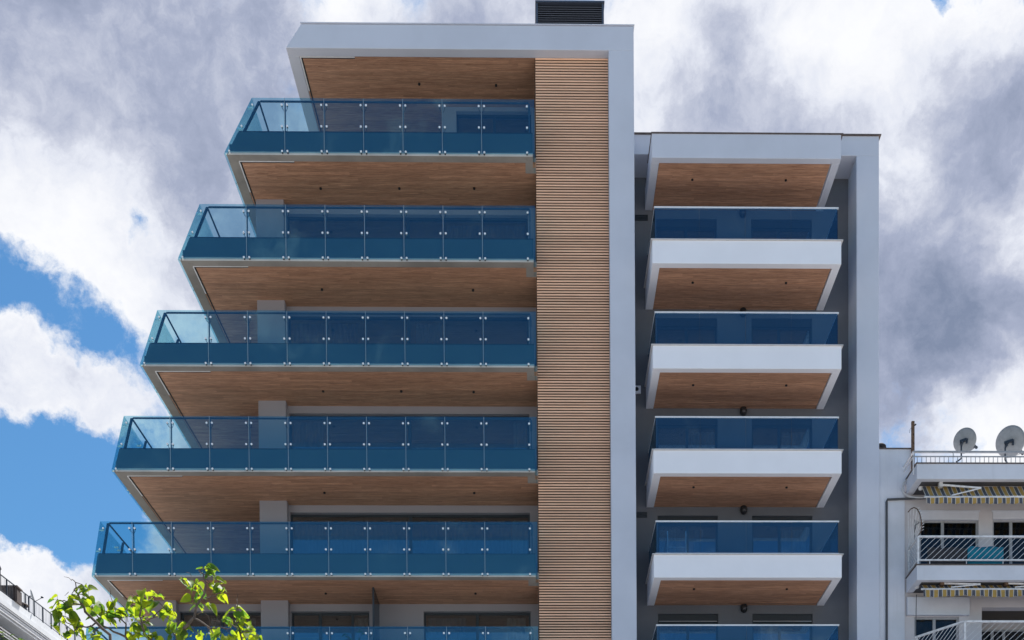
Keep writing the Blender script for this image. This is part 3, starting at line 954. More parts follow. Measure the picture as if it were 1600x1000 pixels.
# canopy over the top balcony
zc0 = 28.09
zc1 = at(1160, 209.5, WDF).z
mb = ring(MB(), WXL, WXR, WDF, WFR - .001, .225, .215, zc0, zc1)
mb.box(WXL + .001, WXL + .225, WFR, WDW - .001, zc0, zc1 - .05).box(WXR - .225, WXR - .001, WFR, WDW - .001, zc0, zc1 - .05)
mb.box(WXL + .225, WXR - .225, WDF + .215, WDW - .001, zc0 + .04, zc1 - .06)
C_ = obj('canopy', mb, 'frame_paint', Wg, bevel=.008)
wing_soffit(C_, zc0)
obj('coping', MB().box(WXL - .02, WXR + .06, WDF - .03, WFR - .052, zc1 + .001, zc1 + .028), 'coping', C_)
# wall lamps, grilles, camera, alarm box
lx = at(1162, 951, WDW).x
lz = at(1162, 951, WDW).z - Zb(7)
lamp_prof = [(.05, .0), (.095, .012), (.11, .05), (.10, .10), (.07, .14), (.02, .16)]
for n in range(3, 8):
    c = (lx, WDW - .001, Zb(n) + lz)
    mb = MB().lathe((0, 0, 0), (0, -1, 0), lamp_prof, 16)
    mb.v = [(c[0] + x, c[1] + y, c[2] + z * 1.38) for x, y, z in mb.v]
    L_ = obj('wall_lamp', mb, 'black', Wg, smooth=True)
    mb = MB().lathe((0, 0, 0), (0, -1, 0), [(.07, .115), (.055, .15), (.01, .17)], 14)
    mb.v = [(c[0] + x, c[1] + y - .004, c[2] - .03 + z * 1.2) for x, y, z in mb.v]
    obj('lens', mb, 'lamp_grey', L_, smooth=True)
for px, py in ((1003, 341), (1002, 805)):
    p = at(px, py, WDW)
    mb = MB()
    for i in range(4): mb.box(p.x - .24, p.x + .18, WDW - .035, WDW - .001, p.z - .075 + i * .045, p.z - .05 + i * .045)
    obj('vent_grille', mb, 'frame_alu', Wg)
p = at(997, 610, WDW)
ab = obj('wall_box', MB().box(p.x - .14, p.x + .08, WDW - .06, WDW - .001, p.z - .12, p.z + .12), 'white_paint', Wg, bevel=.01)
obj('sensor', MB().lathe((p.x - .05, WDW - .061, p.z + .01), (0, -1, 0), [(.065, 0), (.05, .03), (.01, .045)], 12), 'black', ab)
p = at(1157, 321.5, WDW - .15)
mb = MB().box(p.x - .2, p.x + .2, WDW - .16, WDW - .002, p.z + .02, p.z + .07).box(p.x - .16, p.x - .12, WDW - .3, WDW - .16, p.z - .03, p.z + .04).box(p.x + .12, p.x + .16, WDW - .3, WDW - .16, p.z - .03, p.z + .04)
obj('wall_bracket', mb, 'black', Wg)

# ------------------------------------------------------------------ old building next door
NY, NF = 37.12, 36.05                 # wall and balcony front
Nb = thing('old_apartment_block', 'older white apartment block with striped awnings and slanted bar railings', 'building', (13.5, 40, 0))
def ax(px, py, Y=NY): return at(px, py, Y)
XN0, XN1 = PXO + .02, 21.0
zpar = ax(1400, 701, NY - .1).z
xpar = ax(1424.5, 720, NY - .1).x
zroof = ax(1500, 748.5, NF).z             # underside of the eave slab
zroof1 = ax(1500, 724.5, NF).z
zb2, zb2t = ax(1500, 906.3, NF).z, ax(1500, 883.0, NF).z
xe = ax(1434, 740, NF).x                  # left end of the slabs at their front
HN = zroof - zb2
# wall with openings: list of (x0,x1,z0,z1)
def rects(px): return px
w1 = (ax(1437, 830).x, ax(1529, 830).x, zb2t - .02, ax(1480, 799).z)
w2 = (ax(1551, 830).x, ax(1640, 830).x, zb2t - .02, ax(1580, 799).z)
w3 = (ax(1428.5, 970).x, ax(1498.5, 970).x, ax(1460, 1060).z, ax(1460, 964).z)
w4 = (ax(1534, 970).x, ax(1665, 970).x, zb2t - HN - .02, ax(1560, 949).z)
mb = MB()
mb.box(XN0, w1[0], NY, NY + .3, zb2t, zroof + .1)
mb.box(w1[1], w2[0], NY, NY + .3, zb2t, zroof + .1)
mb.box(w2[1], XN1, NY, NY + .3, zb2t, zroof + .1)
for w in (w1, w2): mb.box(w[0], w[1], NY, NY + .3, w[3], zroof + .1)
zz = zb2t - .0005
mb.box(XN0, w3[0], NY, NY + .3, 0, zz); mb.box(w3[1], w4[0], NY, NY + .3, 0, zz); mb.box(w4[1], XN1, NY, NY + .3, 0, zz)
mb.box(w3[0], w3[1], NY, NY + .3, w3[3], zz); mb.box(w4[0], w4[1], NY, NY + .3, w4[3], zz)
mb.box(w3[0], w3[1], NY, NY + .3, 0, w3[2]); mb.box(w4[0], w4[1], NY, NY + .3, 0, w4[2])
obj('wall', mb, 'old_cream', Nb)
# party wall strip at the left, whiter, carried up as a parapet
xs1 = ax(1413.5, 850, NY - .06).x
obj('party_wall', MB().box(XN0, xs1, NY - .06, NY - .001, 0, zroof + .3).box(XN0, xpar, NY - .06, NY + .5, zroof + .301, zpar), 'old_white', Nb)
obj('parapet_coping', MB().box(XN0, xpar + .02, NY - .09, NY + .52, zpar + .001, zpar + .035), 'coping', Nb)
obj('rear_wall', MB().box(XN0, XN1, 40.0, 40.2, 0, zroof), 'interior', Nb)
obj('floor_slabs', MB().box(XN0, XN1, NY + .301, 39.99, zroof, zroof + .25).box(XN0, XN1, NY + .301, 39.99, zb2, zb2t), 'interior', Nb)  # unseen plates, added to keep sunlight out of the rooms
obj('loggia_wall', MB().box(w4[0], w4[1], NY + 1.2, NY + 1.3, w4[2], w4[3]).box(w4[0] - .1, w4[0] - .001, NY + .301, NY + 1.3, w4[2], w4[3] + .1), 'old_cream', Nb)


def side_slab(name, z0, z1, mt, cap):
    xb = xe - .03
    mb = MB().box(xb, XN1, NF, NF + .16, z0, z1).box(xb, xb + .16, NF + .161, NY - .062, z0, z1).box(xb + .161, XN1, NF + .161, NY - .001, z0 + .06, z1 - .02)
    s = obj(name, mb, mt, Nb, bevel=.01)
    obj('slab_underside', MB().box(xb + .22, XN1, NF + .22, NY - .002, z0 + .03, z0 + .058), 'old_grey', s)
    obj('edge_step', ring(MB(), xb + .161, XN1 + 1, NF + .162, NY - .062, .055, .055, z0 + .02, z0 + .059), 'old_white', s)
    obj('edge_coping', ring(MB(), xb - .03, XN1, NF - .03, NY - .063, .2, .2, z1 + .001, z1 + .025), cap, s)
    return s


eave = side_slab('roof_slab', zroof, zroof1, 'old_white', 'coping')
slab2 = side_slab('balcony', zb2, zb2t, 'old_white', 'coping')
slab3 = obj('balcony', MB().box(ax(1507, 1000, NF).x, XN1, 34.75, NY - .001, zb2 - HN, zb2t - HN), 'old_white', Nb)
xr3 = ax(1507.5, 990, NF).x

# windows next door
def old_window(w, box_px, splits, cur, zs):
    z1 = w[3]
    if box_px:
        zb_ = z1 - box_px
        sb = obj('shutter_box', MB().box(w[0] + .001, w[1] - .001, NY - .02, NY + .2, zb_, z1 - .001), 'old_white', Nb)
        obj('shutter_trim', MB().box(w[0] - .04, w[1] + .04, NY - .035, NY - .021, z1 - .03, z1 + .02), 'old_white', Nb)
        z1 = zb_ - .001
    return window(Nb, w[0] + .002, w[1] - .002, w[2], z1, NY, splits, depth=.06, framem='old_frame', curtains=cur, fw=.055, glassm='old_glass')


old_window(w1, .26, [ax(1473.5, 830).x], [(w1[0] + .1, w1[1] - .1, 'curtain_blue', None)], None)
old_window(w2, .24, [ax(1580.5, 830).x], [], None)
old_window(w3, 0, [ax(1460.5, 970).x], [(w3[0] + .1, w3[1] - .1, 'curtain_blue', None)], None)
obj('lintel_box', MB().box(ax(1416, 950).x, ax(1513, 950).x, NY - .12, NY - .0005, ax(1460, 963).z, ax(1460, 935).z), 'old_white', Nb, bevel=.008)
lw = window(Nb, w4[0] + .1, w4[1], w4[2], ax(1560, 986, NY + 1.2).z, NY + 1.0, [ax(1548, 990, NY + 1.2).x, ax(1566, 990, NY + 1.2).x], depth=.08, framem='old_frame', glassm='old_glass')


# railing of slanted bars
def slant_rail(name, a, b, h, foot, parent, spacing=.185, run=.74, post_a=True, post_b=False, label=None):
    """frame of tubes between floor points a and b, filled with parallel sloping rods"""
    a, b = Vector(a), Vector(b); d = (b - a); Ln = d.length; d.normalize(); up = Vector((0, 0, 1))
    r_ = obj(name, MB().bar(a + up * (foot + h), b + up * (foot + h), .06, .05), 'white_rail', parent)
    obj('bottom_rail', MB().bar(a + up * foot, b + up * foot, .045, .04), 'white_rail', r_)
    if post_a: obj('post', MB().bar(a + up * 0.02, a + up * (foot + h), .05), 'white_rail', r_)
    if post_b: obj('post', MB().bar(b + up * 0.02, b + up * (foot + h), .05), 'white_rail', r_)
    s = -run
    rise = h
    k = 0
    while s < Ln:
        s0, s1 = max(s, 0), min(s + run, Ln)
        if s1 - s0 > .05:
            obj('rod', MB().bar(a + d * s0 + up * (foot + rise * (s0 - s) / run), a + d * s1 + up * (foot + rise * (s1 - s) / run), .0105), 'white_rail', r_)
        s += spacing
    mb = MB(); x = .35
    while x < Ln:
        mb.bar(a + d * x, a + d * x + up * foot, .02); x += 1.1
    if mb.v: obj('foot', mb, 'white_rail', r_)
    return r_


yr = NF + .08
top2 = ax(1500, 838.7, yr).z; bot2 = ax(1500, 875.3, yr).z
zfl = zb2t + .026
xrail = ax(1434.5, 860, yr).x
slant_rail('balcony_railing', (xrail, yr, zfl), (XN1, yr, zfl), top2 - bot2, bot2 - zfl, Nb)
slant_rail('balcony_railing', (xrail, yr + .03, zfl), (xrail, NY - .09, zfl), top2 - bot2, bot2 - zfl, Nb, post_a=False, post_b=True, spacing=.14)
zfl3 = zb2t - HN + .026
Y3 = 34.85
xr3 = at(1507.5, 980, Y3).x
h3 = (top2 - bot2, bot2 - zfl)
slant_rail('balcony_railing', (xr3, Y3, zfl3), (XN1, Y3, zfl3), *h3, Nb)
xl3 = at(1432.5, 994, 36.1).x
slant_rail('balcony_railing', (xl3, 36.1, zfl3), (xr3 - .03, Y3, zfl3), *h3, Nb, post_a=True, spacing=.16)
slant_rail('balcony_railing', (at(1428, 1010, NY - .1).x, NY - .1, zfl3), (xl3 - .03, 36.1, zfl3), *h3, Nb, post_a=False, spacing=.16)
# roof railing
yq = NF + .12
zq0, zq1, zq2 = zroof1 + .026, ax(1500, 713.5, yq).z, ax(1500, 706.3, yq).z
xq = ax(1427, 715, yq).x
rr = obj('roof_railing', MB().bar((xq, yq, zq2), (XN1, yq, zq2), .05, .05), 'grey_rail', Nb)
obj('middle_rail', MB().bar((xq, yq, zq1), (XN1, yq, zq1), .03, .03), 'grey_rail', rr)
x = xq + .12
bar_me = MB().bar((0, 0, 0), (0, 0, zq1 - zq0 - .01), .016).mesh('bar', M['grey_rail'])
while x < XN1:
    link('bar', bar_me, rr, (x, yq, zq0)); x += .134
mb = MB()
x = xq + 1.2
while x < XN1: mb.bar((x, yq, zq1), (x, yq, zq2), .03); x += 2.4
mb.bar((xq, yq, zq0 - .3), (xq, yq, zq2), .03)
obj('upright', mb, 'white_rail', rr)
obj('return_rail', MB().bar((xq, yq, zq2), (xq, NY + .3, zq2), .04).bar((xq, yq, zq1), (xq, NY + .3, zq1), .03), 'white_rail', rr)

# fan shaped guard at the left end of the balcony
def fy(px): return NY - .08 - (NY - .12 - NF) * max(0, min(1, (px - 1419) / 19.0))
def fp(px, py): return at(px, py, fy(px))
arc = [fp(*q) for q in ((1419, 800), (1423, 795.5), (1428, 793), (1433, 795), (1437, 802), (1439, 811), (1440.5, 820), (1440, 829))]
G = obj('balcony_guard', MB().tube(arc, .016, 6).tube([arc[-1], fp(1431, 843), fp(1425, 849), fp(1420, 856)], .014, 6), 'rust', Nb)
base = [fp(1431 - i * 1.6, 842 + i * 1.9) for i in range(8)]
for i in range(8):
    t_ = i / 7
    e_ = arc[min(7, int((1 - t_) * 7))]
    obj('guard_bar', MB().bar(base[i], e_, .014), 'white_rail', G)
for i in range(5):
    obj('guard_bar', MB().bar(fp(1429 + i * 2.2, 812 + i * 1), fp(1429, 845 - i * 6), .012), 'pipe', G)
mb = MB()
for i in range(3, 8):
    for u in (0, .5):
        q = arc[i] if u == 0 or i == 7 else (arc[i] + arc[i + 1]) / 2
        mb.bar(q, q + Vector((.06, -.02, .03)), .018)
obj('spikes', mb, 'white_rail', G)

# downpipe, hose, cable, wall light
obj('downpipe', MB().tube([(ax(1384, 990).x, NY - .1, 0), (ax(1384, 900).x, NY - .1, ax(1384, 784, NY - .1).z), (ax(1385, 780).x, NY - .1, ax(1386, 780.5, NY - .1).z), ax(1448, 778, NY - .1)], .035, 8), 'pipe', Nb)
hose = [ax(1424, 740, NY - .1), ax(1418, 748, NY - .12), ax(1412, 755, NY - .14), ax(1410, 763, NY - .16), ax(1413, 771, NY - .16), ax(1420, 776, NY - .2), ax(1432, 777.3, NY - .3), ax(1447, 777, NY - .5)]
obj('hose', MB().tube(hose, .025, 8), 'hose', Nb, smooth=True)
p = ax(1438.5, 763, NY - .5)
obj('soffit_lamp', MB().lathe((p.x, p.y, p.z - .06), (0, 0, 1), [(.02, 0), (.06, .02), (.075, .08), (.05, .14), (.05, .2)], 12), 'white_rail', Nb, smooth=True)
p = ax(1432.5, 917, NY - .5)
obj('soffit_lamp', MB().lathe((p.x, p.y, p.z - .06), (0, 0, 1), [(.02, 0), (.06, .02), (.075, .08), (.05, .14), (.05, .2)], 12), 'white_rail', Nb, smooth=True)
obj('hanging_cable', MB().tube([ax(1432, 929, NY - .5), ax(1431.5, 950, NY - .5), ax(1431, 1000, NY - .5)], .012, 5), 'pipe', Nb)

# awnings
for k_, (yt, yf, yv, x0p, arms, spread) in enumerate(((760, 776.5, 787.5, 1447, [((1471, 757.5), (1533, 762.5), (1487, 774))], .25), (913, 920.5, 932.5, 1442.5, [((1473, 911.5), (1532, 913), (1486, 917.5)), ((1573, 911.5), (1632, 913), (1586, 917.5))], .6))):
    front = NF + (.10 if k_ == 0 else .16)
    back = NF + .52
    xa = at(x0p, yf, front).x
    sm = striped('striped awning canvas', .2515, xa + .08 + (.25 * .25 if k_ == 0 else .0))
    zt_, zf_, zv_ = at(1500, yt, back).z, at(1500, yf, front).z, at(1500, yv, front).z
    A = thing('awning', ('yellow and grey striped awning partly opened under the roof slab' if k_ == 0 else 'faded yellow and grey awning rolled in under the middle balcony'), 'awning', (xa, front, zf_), 'striped awnings')
    # canvas sheet with a slight sag
    mb = MB(); nx, ny = 46, 6
    for i in range(nx + 1):
        x = xa + (XN1 - xa) * i / nx
        for j in range(ny + 1):
            t_ = j / ny
            mb.v.append((x, front + (back - front) * t_, zf_ + (zt_ - zf_) * t_ - .02 * math.sin(t_ * math.pi) + .006 * math.sin(i * 1.7)))
    for i in range(nx):
        for j in range(ny):
            o_ = i * (ny + 1) + j
            mb.f.append((o_, o_ + ny + 1, o_ + ny + 2, o_ + 1))
    obj('canvas', mb, sm, A, smooth=True)
    # scalloped valance
    mb = MB(); st = .2515 / 12; i = 0; x = xa
    prev = None
    while x < XN1:
        u = ((x - xa) / .2515) % 1
        zlow = zv_ + .035 * (1 - abs(math.sin(math.pi * u)) ** .6) + (.02 * math.sin(x * 3) if k_ else 0)
        q = ((x, front - .012 + .01 * math.sin(x * 9), zf_ - .01), (x, front - .012 + .02 * math.sin(x * 11), zlow))
        if prev:
            o_ = len(mb.v); mb.v += [prev[0], prev[1], q[1], q[0]]; mb.f.append((o_, o_ + 1, o_ + 2, o_ + 3))
        prev = q; x += st
    obj('valance', mb, sm, A)
    obj('front_bar', MB().tube([(xa - .06, front, zf_), (XN1, front, zf_)], .03, 8), 'white_rail', A, smooth=True)
    obj('roller', MB().tube([(xa, back + .03, zt_), (XN1, back + .03, zt_)], .035, 8), 'white_rail', A, smooth=True)
    for (e0, e1, e2) in arms:
        ar = obj('arm', MB().tube([at(*e0, NF + .26), at(*e1, NF + .16)], .03, 8).tube([at(*e1, NF + .16), at(*e2, front + .02)], .022, 8), 'white_rail', A)
        q = at(*e0, NF + .26)
        obj('bracket', MB().box(q.x - .08, q.x + .03, q.y - .05, q.y + .08, q.z - .07, q.z + .09), 'rust' if k_ else 'hose', ar)

# washing on the middle balcony
def drape(name, label, cat, mt, xa, xb, z0, z1, y, seed):
    mb = MB(); nx = 24; rnd = random.Random(seed)
    for i in range(nx + 1):
        x = xa + (xb - xa) * i / nx
        w_ = .02 * math.sin(i * .9 + seed) + rnd.uniform(-.006, .006)
        for j in range(5):
            t_ = j / 4
            mb.v.append((x, y + w_ * (1 - .6 * t_), z0 + (z1 - z0) * t_ + (.015 * math.sin(i * .5) if j == 4 else 0)))
    for i in range(nx):
        for j in range(4):
            o_ = i * 5 + j; mb.f.append((o_, o_ + 5, o_ + 6, o_ + 1))
    # lower hem hangs behind the sheet so the cloth has a thickness
    o = obj(name, mb, mt, smooth=True)
    sol = o.modifiers.new('thick', 'SOLIDIFY'); sol.thickness = .012
    tag(o, label, cat)
    return o


yd = NF + .22
drape('hanging_blanket', 'teal blanket hanging behind the slanted bars of the old balcony', 'blanket', 'teal', at(1512, 870, yd).x, at(1567.5, 870, yd).x, zfl + .05, at(1540, 854.5, yd).z, yd, 2)
drape('hanging_cloth', 'dark grey cloth hanging left of the teal blanket on the old balcony', 'cloth', 'dark_cloth', at(1449, 870, yd).x, at(1511, 870, yd).x, zfl + .05, at(1480, 855.5, yd).z, yd + .02, 5)


# satellite dishes
def dish(c, rad, n, label, pole_px, foot_px, lnb_px, Y, group='satellite dishes on the old roof', tw=0.0):
    n = Vector(n).normalized()
    Tg = thing('satellite_dish', label, 'satellite dish', tuple(c), group)
    prof = [(0.02, -.16 * rad), (.3 * rad, -.145 * rad), (.6 * rad, -.09 * rad), (.85 * rad, -.03 * rad), (rad, .02 * rad), (rad * 1.015, .02 * rad), (rad * 1.015, 0), (.86 * rad, -.055 * rad), (.6 * rad, -.115 * rad), (.3 * rad, -.17 * rad), (0.03, -.19 * rad)]
    obj('reflector', MB().lathe(c, n, prof, 32), 'dish', Tg, smooth=True)
    back = c - n * (.19 * rad)
    side = n.cross(Vector((0, 0, 1))).normalized(); up = side.cross(n)
    mb = MB()
    for s in (-1, 1): mb.bar(back + side * s * .25 * rad + up * .05 * rad - n * .01, back + side * s * .25 * rad - up * .3 * rad - n * .06, .05, .05)
    mb.bar(back - side * .3 * rad - n * .05, back + side * .3 * rad - n * .05, .07)
    obj('mount', mb, 'dark_steel', Tg)
    pt = at(*pole_px, Y); ft = at(*foot_px, Y + .05)
    kn = Vector((pt.x, pt.y, ft.z + .08))
    obj('pole', MB().tube([back - n * .05, pt, kn, ft], .025, 8), 'dark_steel', Tg)
    ln = at(*lnb_px, c.y + .35 * rad)
    low = c - up * rad * .98
    obj('feed_arm', MB().tube([low, ln], .012, 6).tube([low + side * .1, ln], .007, 5), 'dish', Tg)
    obj('feed_horn', MB().lathe(ln, (c - ln), [(.03, -.06), (.045, -.03), (.04, .03), (.055, .04), (.055, .08)], 10), 'dark_steel', Tg)


cD = at(1507.5, 688.5, NF + .5)
dish(cD, .345, (.60, .72, .32), 'smaller grey satellite dish on the old roof railing, left of the two', (1502, 697), (1494, 722), (1524.5, 698.5), NF + .3)
cD = at(1578.5, 690, NF + .8)
dish(cD, .435, (.58, .70, .36), 'bigger grey satellite dish at the right on the old roof railing', (1570.5, 700), (1574, 724), (1597, 708), NF + .6)
# post at the parapet corner, vent
pz0, pz1 = at(1426, 737, NY - .12), at(1425.5, 659, NY - .12)
mp = thing('roof_mast', 'thin rusty brown mast standing at the corner of the old parapet', 'mast', (pz0.x, pz0.y, pz0.z))
obj('pole', MB().box(pz0.x - .04, pz0.x + .045, NY - .17, NY - .095, pz0.z - .3, pz1.z), 'rust', mp)
obj('hook', MB().bar((pz0.x + .045, NY - .13, pz1.z - .12), (pz0.x + .1, NY - .13, pz1.z - .08), .04).tube([(pz0.x - .02, NY - .14, pz1.z - .15), (pz0.x - .09, NY - .14, pz1.z - .25), (pz0.x - .1, NY - .14, pz1.z - .35)], .006, 5), 'pipe', mp)
pv = at(1373, 702, NY + .2)
tag(obj('roof_vent', MB().lathe((pv.x + .06, pv.y, pv.z - .02), (0, 0, 1), [(.09, -.02), (.09, .05), (.17, .06), (.165, .11), (.1, .17), (.02, .19)], 14), 'dark_cloth', smooth=True),
    'small black domed vent on the old parapet beside the white pillar', 'vent')

# ------------------------------------------------------------------ far block on the left, receding down the side street
ZL = at(8, 904.6, 72).z - 1.0                    # roof terrace level
th = math.atan2(.65, 7.9)
U = Vector((math.sin(th), math.cos(th), 0)); Wn = Vector((math.cos(th), -math.sin(th), 0))   # along facade, outward (towards the street)
P0 = at(8, 904.6, 72); P0.z = 0
def fpnt(s, o, z): return tuple(P0 + U * s + Wn * o + Vector((0, 0, z)))
FB = thing('far_apartment_block', 'white apartment block far down the left side with roof railing and planted balconies', 'building', fpnt(4, -5, 0))
def fbox(mb, s0, s1, o0, o1, z0, z1):
    return mb.hexa([fpnt(s0, o0, z0), fpnt(s0, o1, z0), fpnt(s1, o1, z0), fpnt(s1, o0, z0), fpnt(s0, o0, z1), fpnt(s0, o1, z1), fpnt(s1, o1, z1), fpnt(s1, o0, z1)])
S0, S1 = -12, 34
obj('wall', fbox(MB(), S0, S1, -14, -1.6, 0, ZL - .5), 'far_white', FB)
obj('roof_slab', fbox(MB(), S0, S1, -14, .12, ZL - .45, ZL), 'far_white', FB)
obj('roof_edge', fbox(MB(), S0, S1, -.4, .22, ZL - .75, ZL - .451), 'far_white', FB)
for i in range(5):
    zf_ = ZL - 3.1 * (i + 1)
    bs = obj('balcony', fbox(MB(), S0, S1, -1.599, .1, zf_ - .35, zf_), 'far_white', FB)
    if i < 2:
        mb = MB()
        for z_ in (1.0, .82, .64): fbox(mb, S0, S1, .03, .07, zf_ + z_, zf_ + z_ + .045)
        obj('rails', mb, 'white_rail', bs)
        mb = MB(); s_ = S0
        while s_ < 14:
            fbox(mb, s_, s_ + .03, .04, .06, zf_, zf_ + .64); s_ += .14
        q = obj('balusters', mb, 'dark_steel', bs); q['kind'] = 'stuff'
    # shutters and openings along the back wall
    for j in range(8):
        s_ = S0 + 2 + j * 5.2
        f_ = obj('window', fbox(MB(), s_, s_ + 2.2, -1.63, -1.56, zf_ + .05, zf_ + 2.3), 'white_alu', FB)
        obj('pane', fbox(MB(), s_ + .1, s_ + 2.1, -1.558, -1.55, zf_ + .15, zf_ + 2.2), 'window_glass', f_)
    if i == 0:
        # retractable awning cassettes under the eave
        mb = MB()
        for z_, o_ in ((2.4, .05), (2.25, .12), (2.1, .1), (1.9, .14), (1.72, .1)): fbox(mb, S0, S1, o_, o_ + .06, zf_ + z_, zf_ + z_ + .06)
        obj('awning_bars', mb, 'white_rail', FB)
        obj('awning_roll', fbox(MB(), S0, S1, -1.2, .0, zf_ + 2.05, zf_ + 2.2), 'old_white', FB)
RL = obj('roof_railing', fbox(MB(), S0, S1, .04, .09, ZL + .97, ZL + 1.02), 'dark_steel', FB)
fbm = MB(); fbox(fbm, S0, S1, .05, .08, ZL + .1, ZL + .13)
obj('bottom_rail', fbm, 'dark_steel', RL)
s_ = -3.27
mb = MB()
while s_ < 26:
    obj('post', fbox(MB(), s_, s_ + .06, .03, .10, ZL, ZL + .97), 'dark_steel', RL)
    s_ += 1.09
s_ = -3.27
while s_ < 26:
    fbox(mb, s_, s_ + .014, .055, .067, ZL + .13, ZL + .97); s_ += .1817
q = obj('balusters', mb, 'far_rail', RL); q['kind'] = 'stuff'
# planters, chimney and dish on its roof
def on_roof(s, o): return Vector(fpnt(s, o, ZL))
c = on_roof(-.9, -.35)
pl = thing('chimney', 'round topped dark chimney at the left edge on the far roof', 'chimney', tuple(c))
obj('shaft', MB().lathe(c, (0, 0, 1), [(.5, 0), (.5, 1.25), (.55, 1.3), (.5, 1.45), (.3, 1.56), (.05, 1.6)], 16), 'pipe', pl, smooth=True)
c = on_roof(1.05, -.3)
pl = thing('slatted_crate', 'dark slatted planter box behind the far roof railing', 'planter', tuple(c))
mb = MB()
for i in range(7):
    a = -.45 + i * .15
    obj('slat', MB().box(c.x + a, c.x + a + .07, c.y - .3, c.y - .26, c.z, c.z + .85), 'terracotta', pl)
obj('box', MB().box(c.x - .45, c.x + .55, c.y - .25, c.y + .4, c.z, c.z + .75), 'terracotta', pl)
obj('rim', MB().box(c.x - .5, c.x + .6, c.y - .33, c.y + .45, c.z + .851, c.z + .93), 'terracotta', pl)
c = on_roof(2.3, -.25)
pl = thing('roof_cowl', 'low chimney cowl with a hat on the far roof, right of the slatted planter', 'chimney cowl', tuple(c))
obj('stack', MB().box(c.x - .25, c.x + .25, c.y - .25, c.y + .25, c.z, c.z + .32), 'terracotta', pl)
obj('hat', MB().lathe((c.x, c.y, c.z + .33), (0, 0, 1), [(.45, 0), (.42, .05), (.1, .2)], 12), 'terracotta', pl)
cd_ = at(51.5, 931, 75.5)
nn = Vector((.93, .25, .28)).normalized()
Dg = thing('satellite_dish', 'lone grey satellite dish seen edge on above the far roof railing', 'satellite dish', tuple(cd_))
rr_ = .40
obj('reflector', MB().lathe(cd_, nn, [(0.02, -.1), (.2, -.08), (.33, -.03), (rr_, .02), (rr_, .0), (.3, -.06), (.03, -.12)], 24), 'dish', Dg, smooth=True)
pb = cd_ - nn * .15
obj('pole', MB().tube([pb, (pb.x - .1, pb.y, pb.z), (pb.x - .12, pb.y, ZL)], .05, 8), 'dark_steel', Dg)
ln = at(66.5, 933.5, 75.5)
obj('feed_arm', MB().tube([cd_ - Vector((-.05, 0, .38)), ln], .018, 6), 'dark_steel', Dg)
obj('feed_horn', MB().lathe(ln, (cd_ - ln), [(.03, -.06), (.06, 0), (.06, .09)], 8), 'dark_steel', Dg)


# ------------------------------------------------------------------ leaves, tree and potted plants
def leaf_mesh(name, w, droop, fold, mt):
    """heart shaped leaf, base at the origin, blade along +X, top side +Z, unit length"""
    prof = [(0.0, .0), (-.05, .18), (.08, .36), (.28, .43), (.5, .36), (.72, .22), (.9, .08), (1.0, .0)]
    mb = MB()
    mids = []
    for t_, h in prof:
        mids.append((max(t_, 0), 0, -droop * max(t_, 0) ** 2))
    for p in mids: mb.v.append(p)
    for s in (1, -1):
        for t_, h in prof:
            mb.v.append((t_, s * h * w, -droop * max(t_, 0) ** 2 + fold * h + .03 * math.sin(t_ * 9 + s)))
    n = len(prof)
    for s in (0, 1):
        o = n * (1 + s)
        for i in range(n - 1):
            mb.f.append((i, i + 1, o + i + 1, o + i) if s == 0 else (i, o + i, o + i + 1, i + 1))
    me = mb.mesh(name, mt, True)
    return me


LEAVES = [leaf_mesh('leaf', w, d, f, M['leaf']) for w, d, f in ((1.0, .25, .25), (.9, .4, .45), (1.1, .15, -.1), (.8, .5, .3), (1.0, .1, .6))]
SLEAF = [leaf_mesh('leaf', w, d, f, M['shrub_leaf']) for w, d, f in ((.5, .3, .3), (.6, .5, .2))]


def place_leaf(me, parent, p, d, roll, size):
    d = Vector(d).normalized()
    z = Vector((0, 0, 1)); y = z.cross(d)
    y = y.normalized() if y.length > .05 else Vector((0, 1, 0))
    zz_ = d.cross(y)
    mt = Matrix((d, y, zz_)).transposed() @ Matrix.Rotation(roll, 3, 'X')
    o = bpy.data.objects.new('leaf', me); COL.objects.link(o)
    o.parent = parent
    mm = mt.to_4x4(); mm.translation = Vector(p) - WL[parent]
    o.matrix_local = mm @ Matrix.Scale(size, 4)
    return o


TD = 15.0
def tp(px, py, dy=0.0): return at(px, py, TD + dy)
base_t = Vector((at(235, 1000, TD).x, TD + .2, .13))
TR = thing('street_tree', 'leafy tree with bright yellow green backlit leaves in front of the lowest glass balconies', 'tree', tuple(base_t))
rt = random.Random(11)
fork = base_t + Vector((.05, 0, 3.0))
fk2 = tp(262, 1130, .1)
fk1 = tp(190, 1140, -.1)
fk3 = tp(340, 1120, .2)
trunk = MB().tube([base_t, base_t + Vector((.03, .02, 1.2)), fork], [.15, .12, .10], 10)
trunk.tube([fork, (fork + fk2) / 2 + Vector((.05, 0, .1)), fk2], [.09, .07, .05], 8)
trunk.tube([fork, (fork + fk1) / 2 + Vector((-.1, 0, .1)), fk1], [.08, .06, .045], 8)
trunk.tube([fork, (fork + fk3) / 2 + Vector((.1, 0, -.05)), fk3], [.075, .055, .04], 8)
obj('trunk', trunk, 'bark', TR, smooth=True)
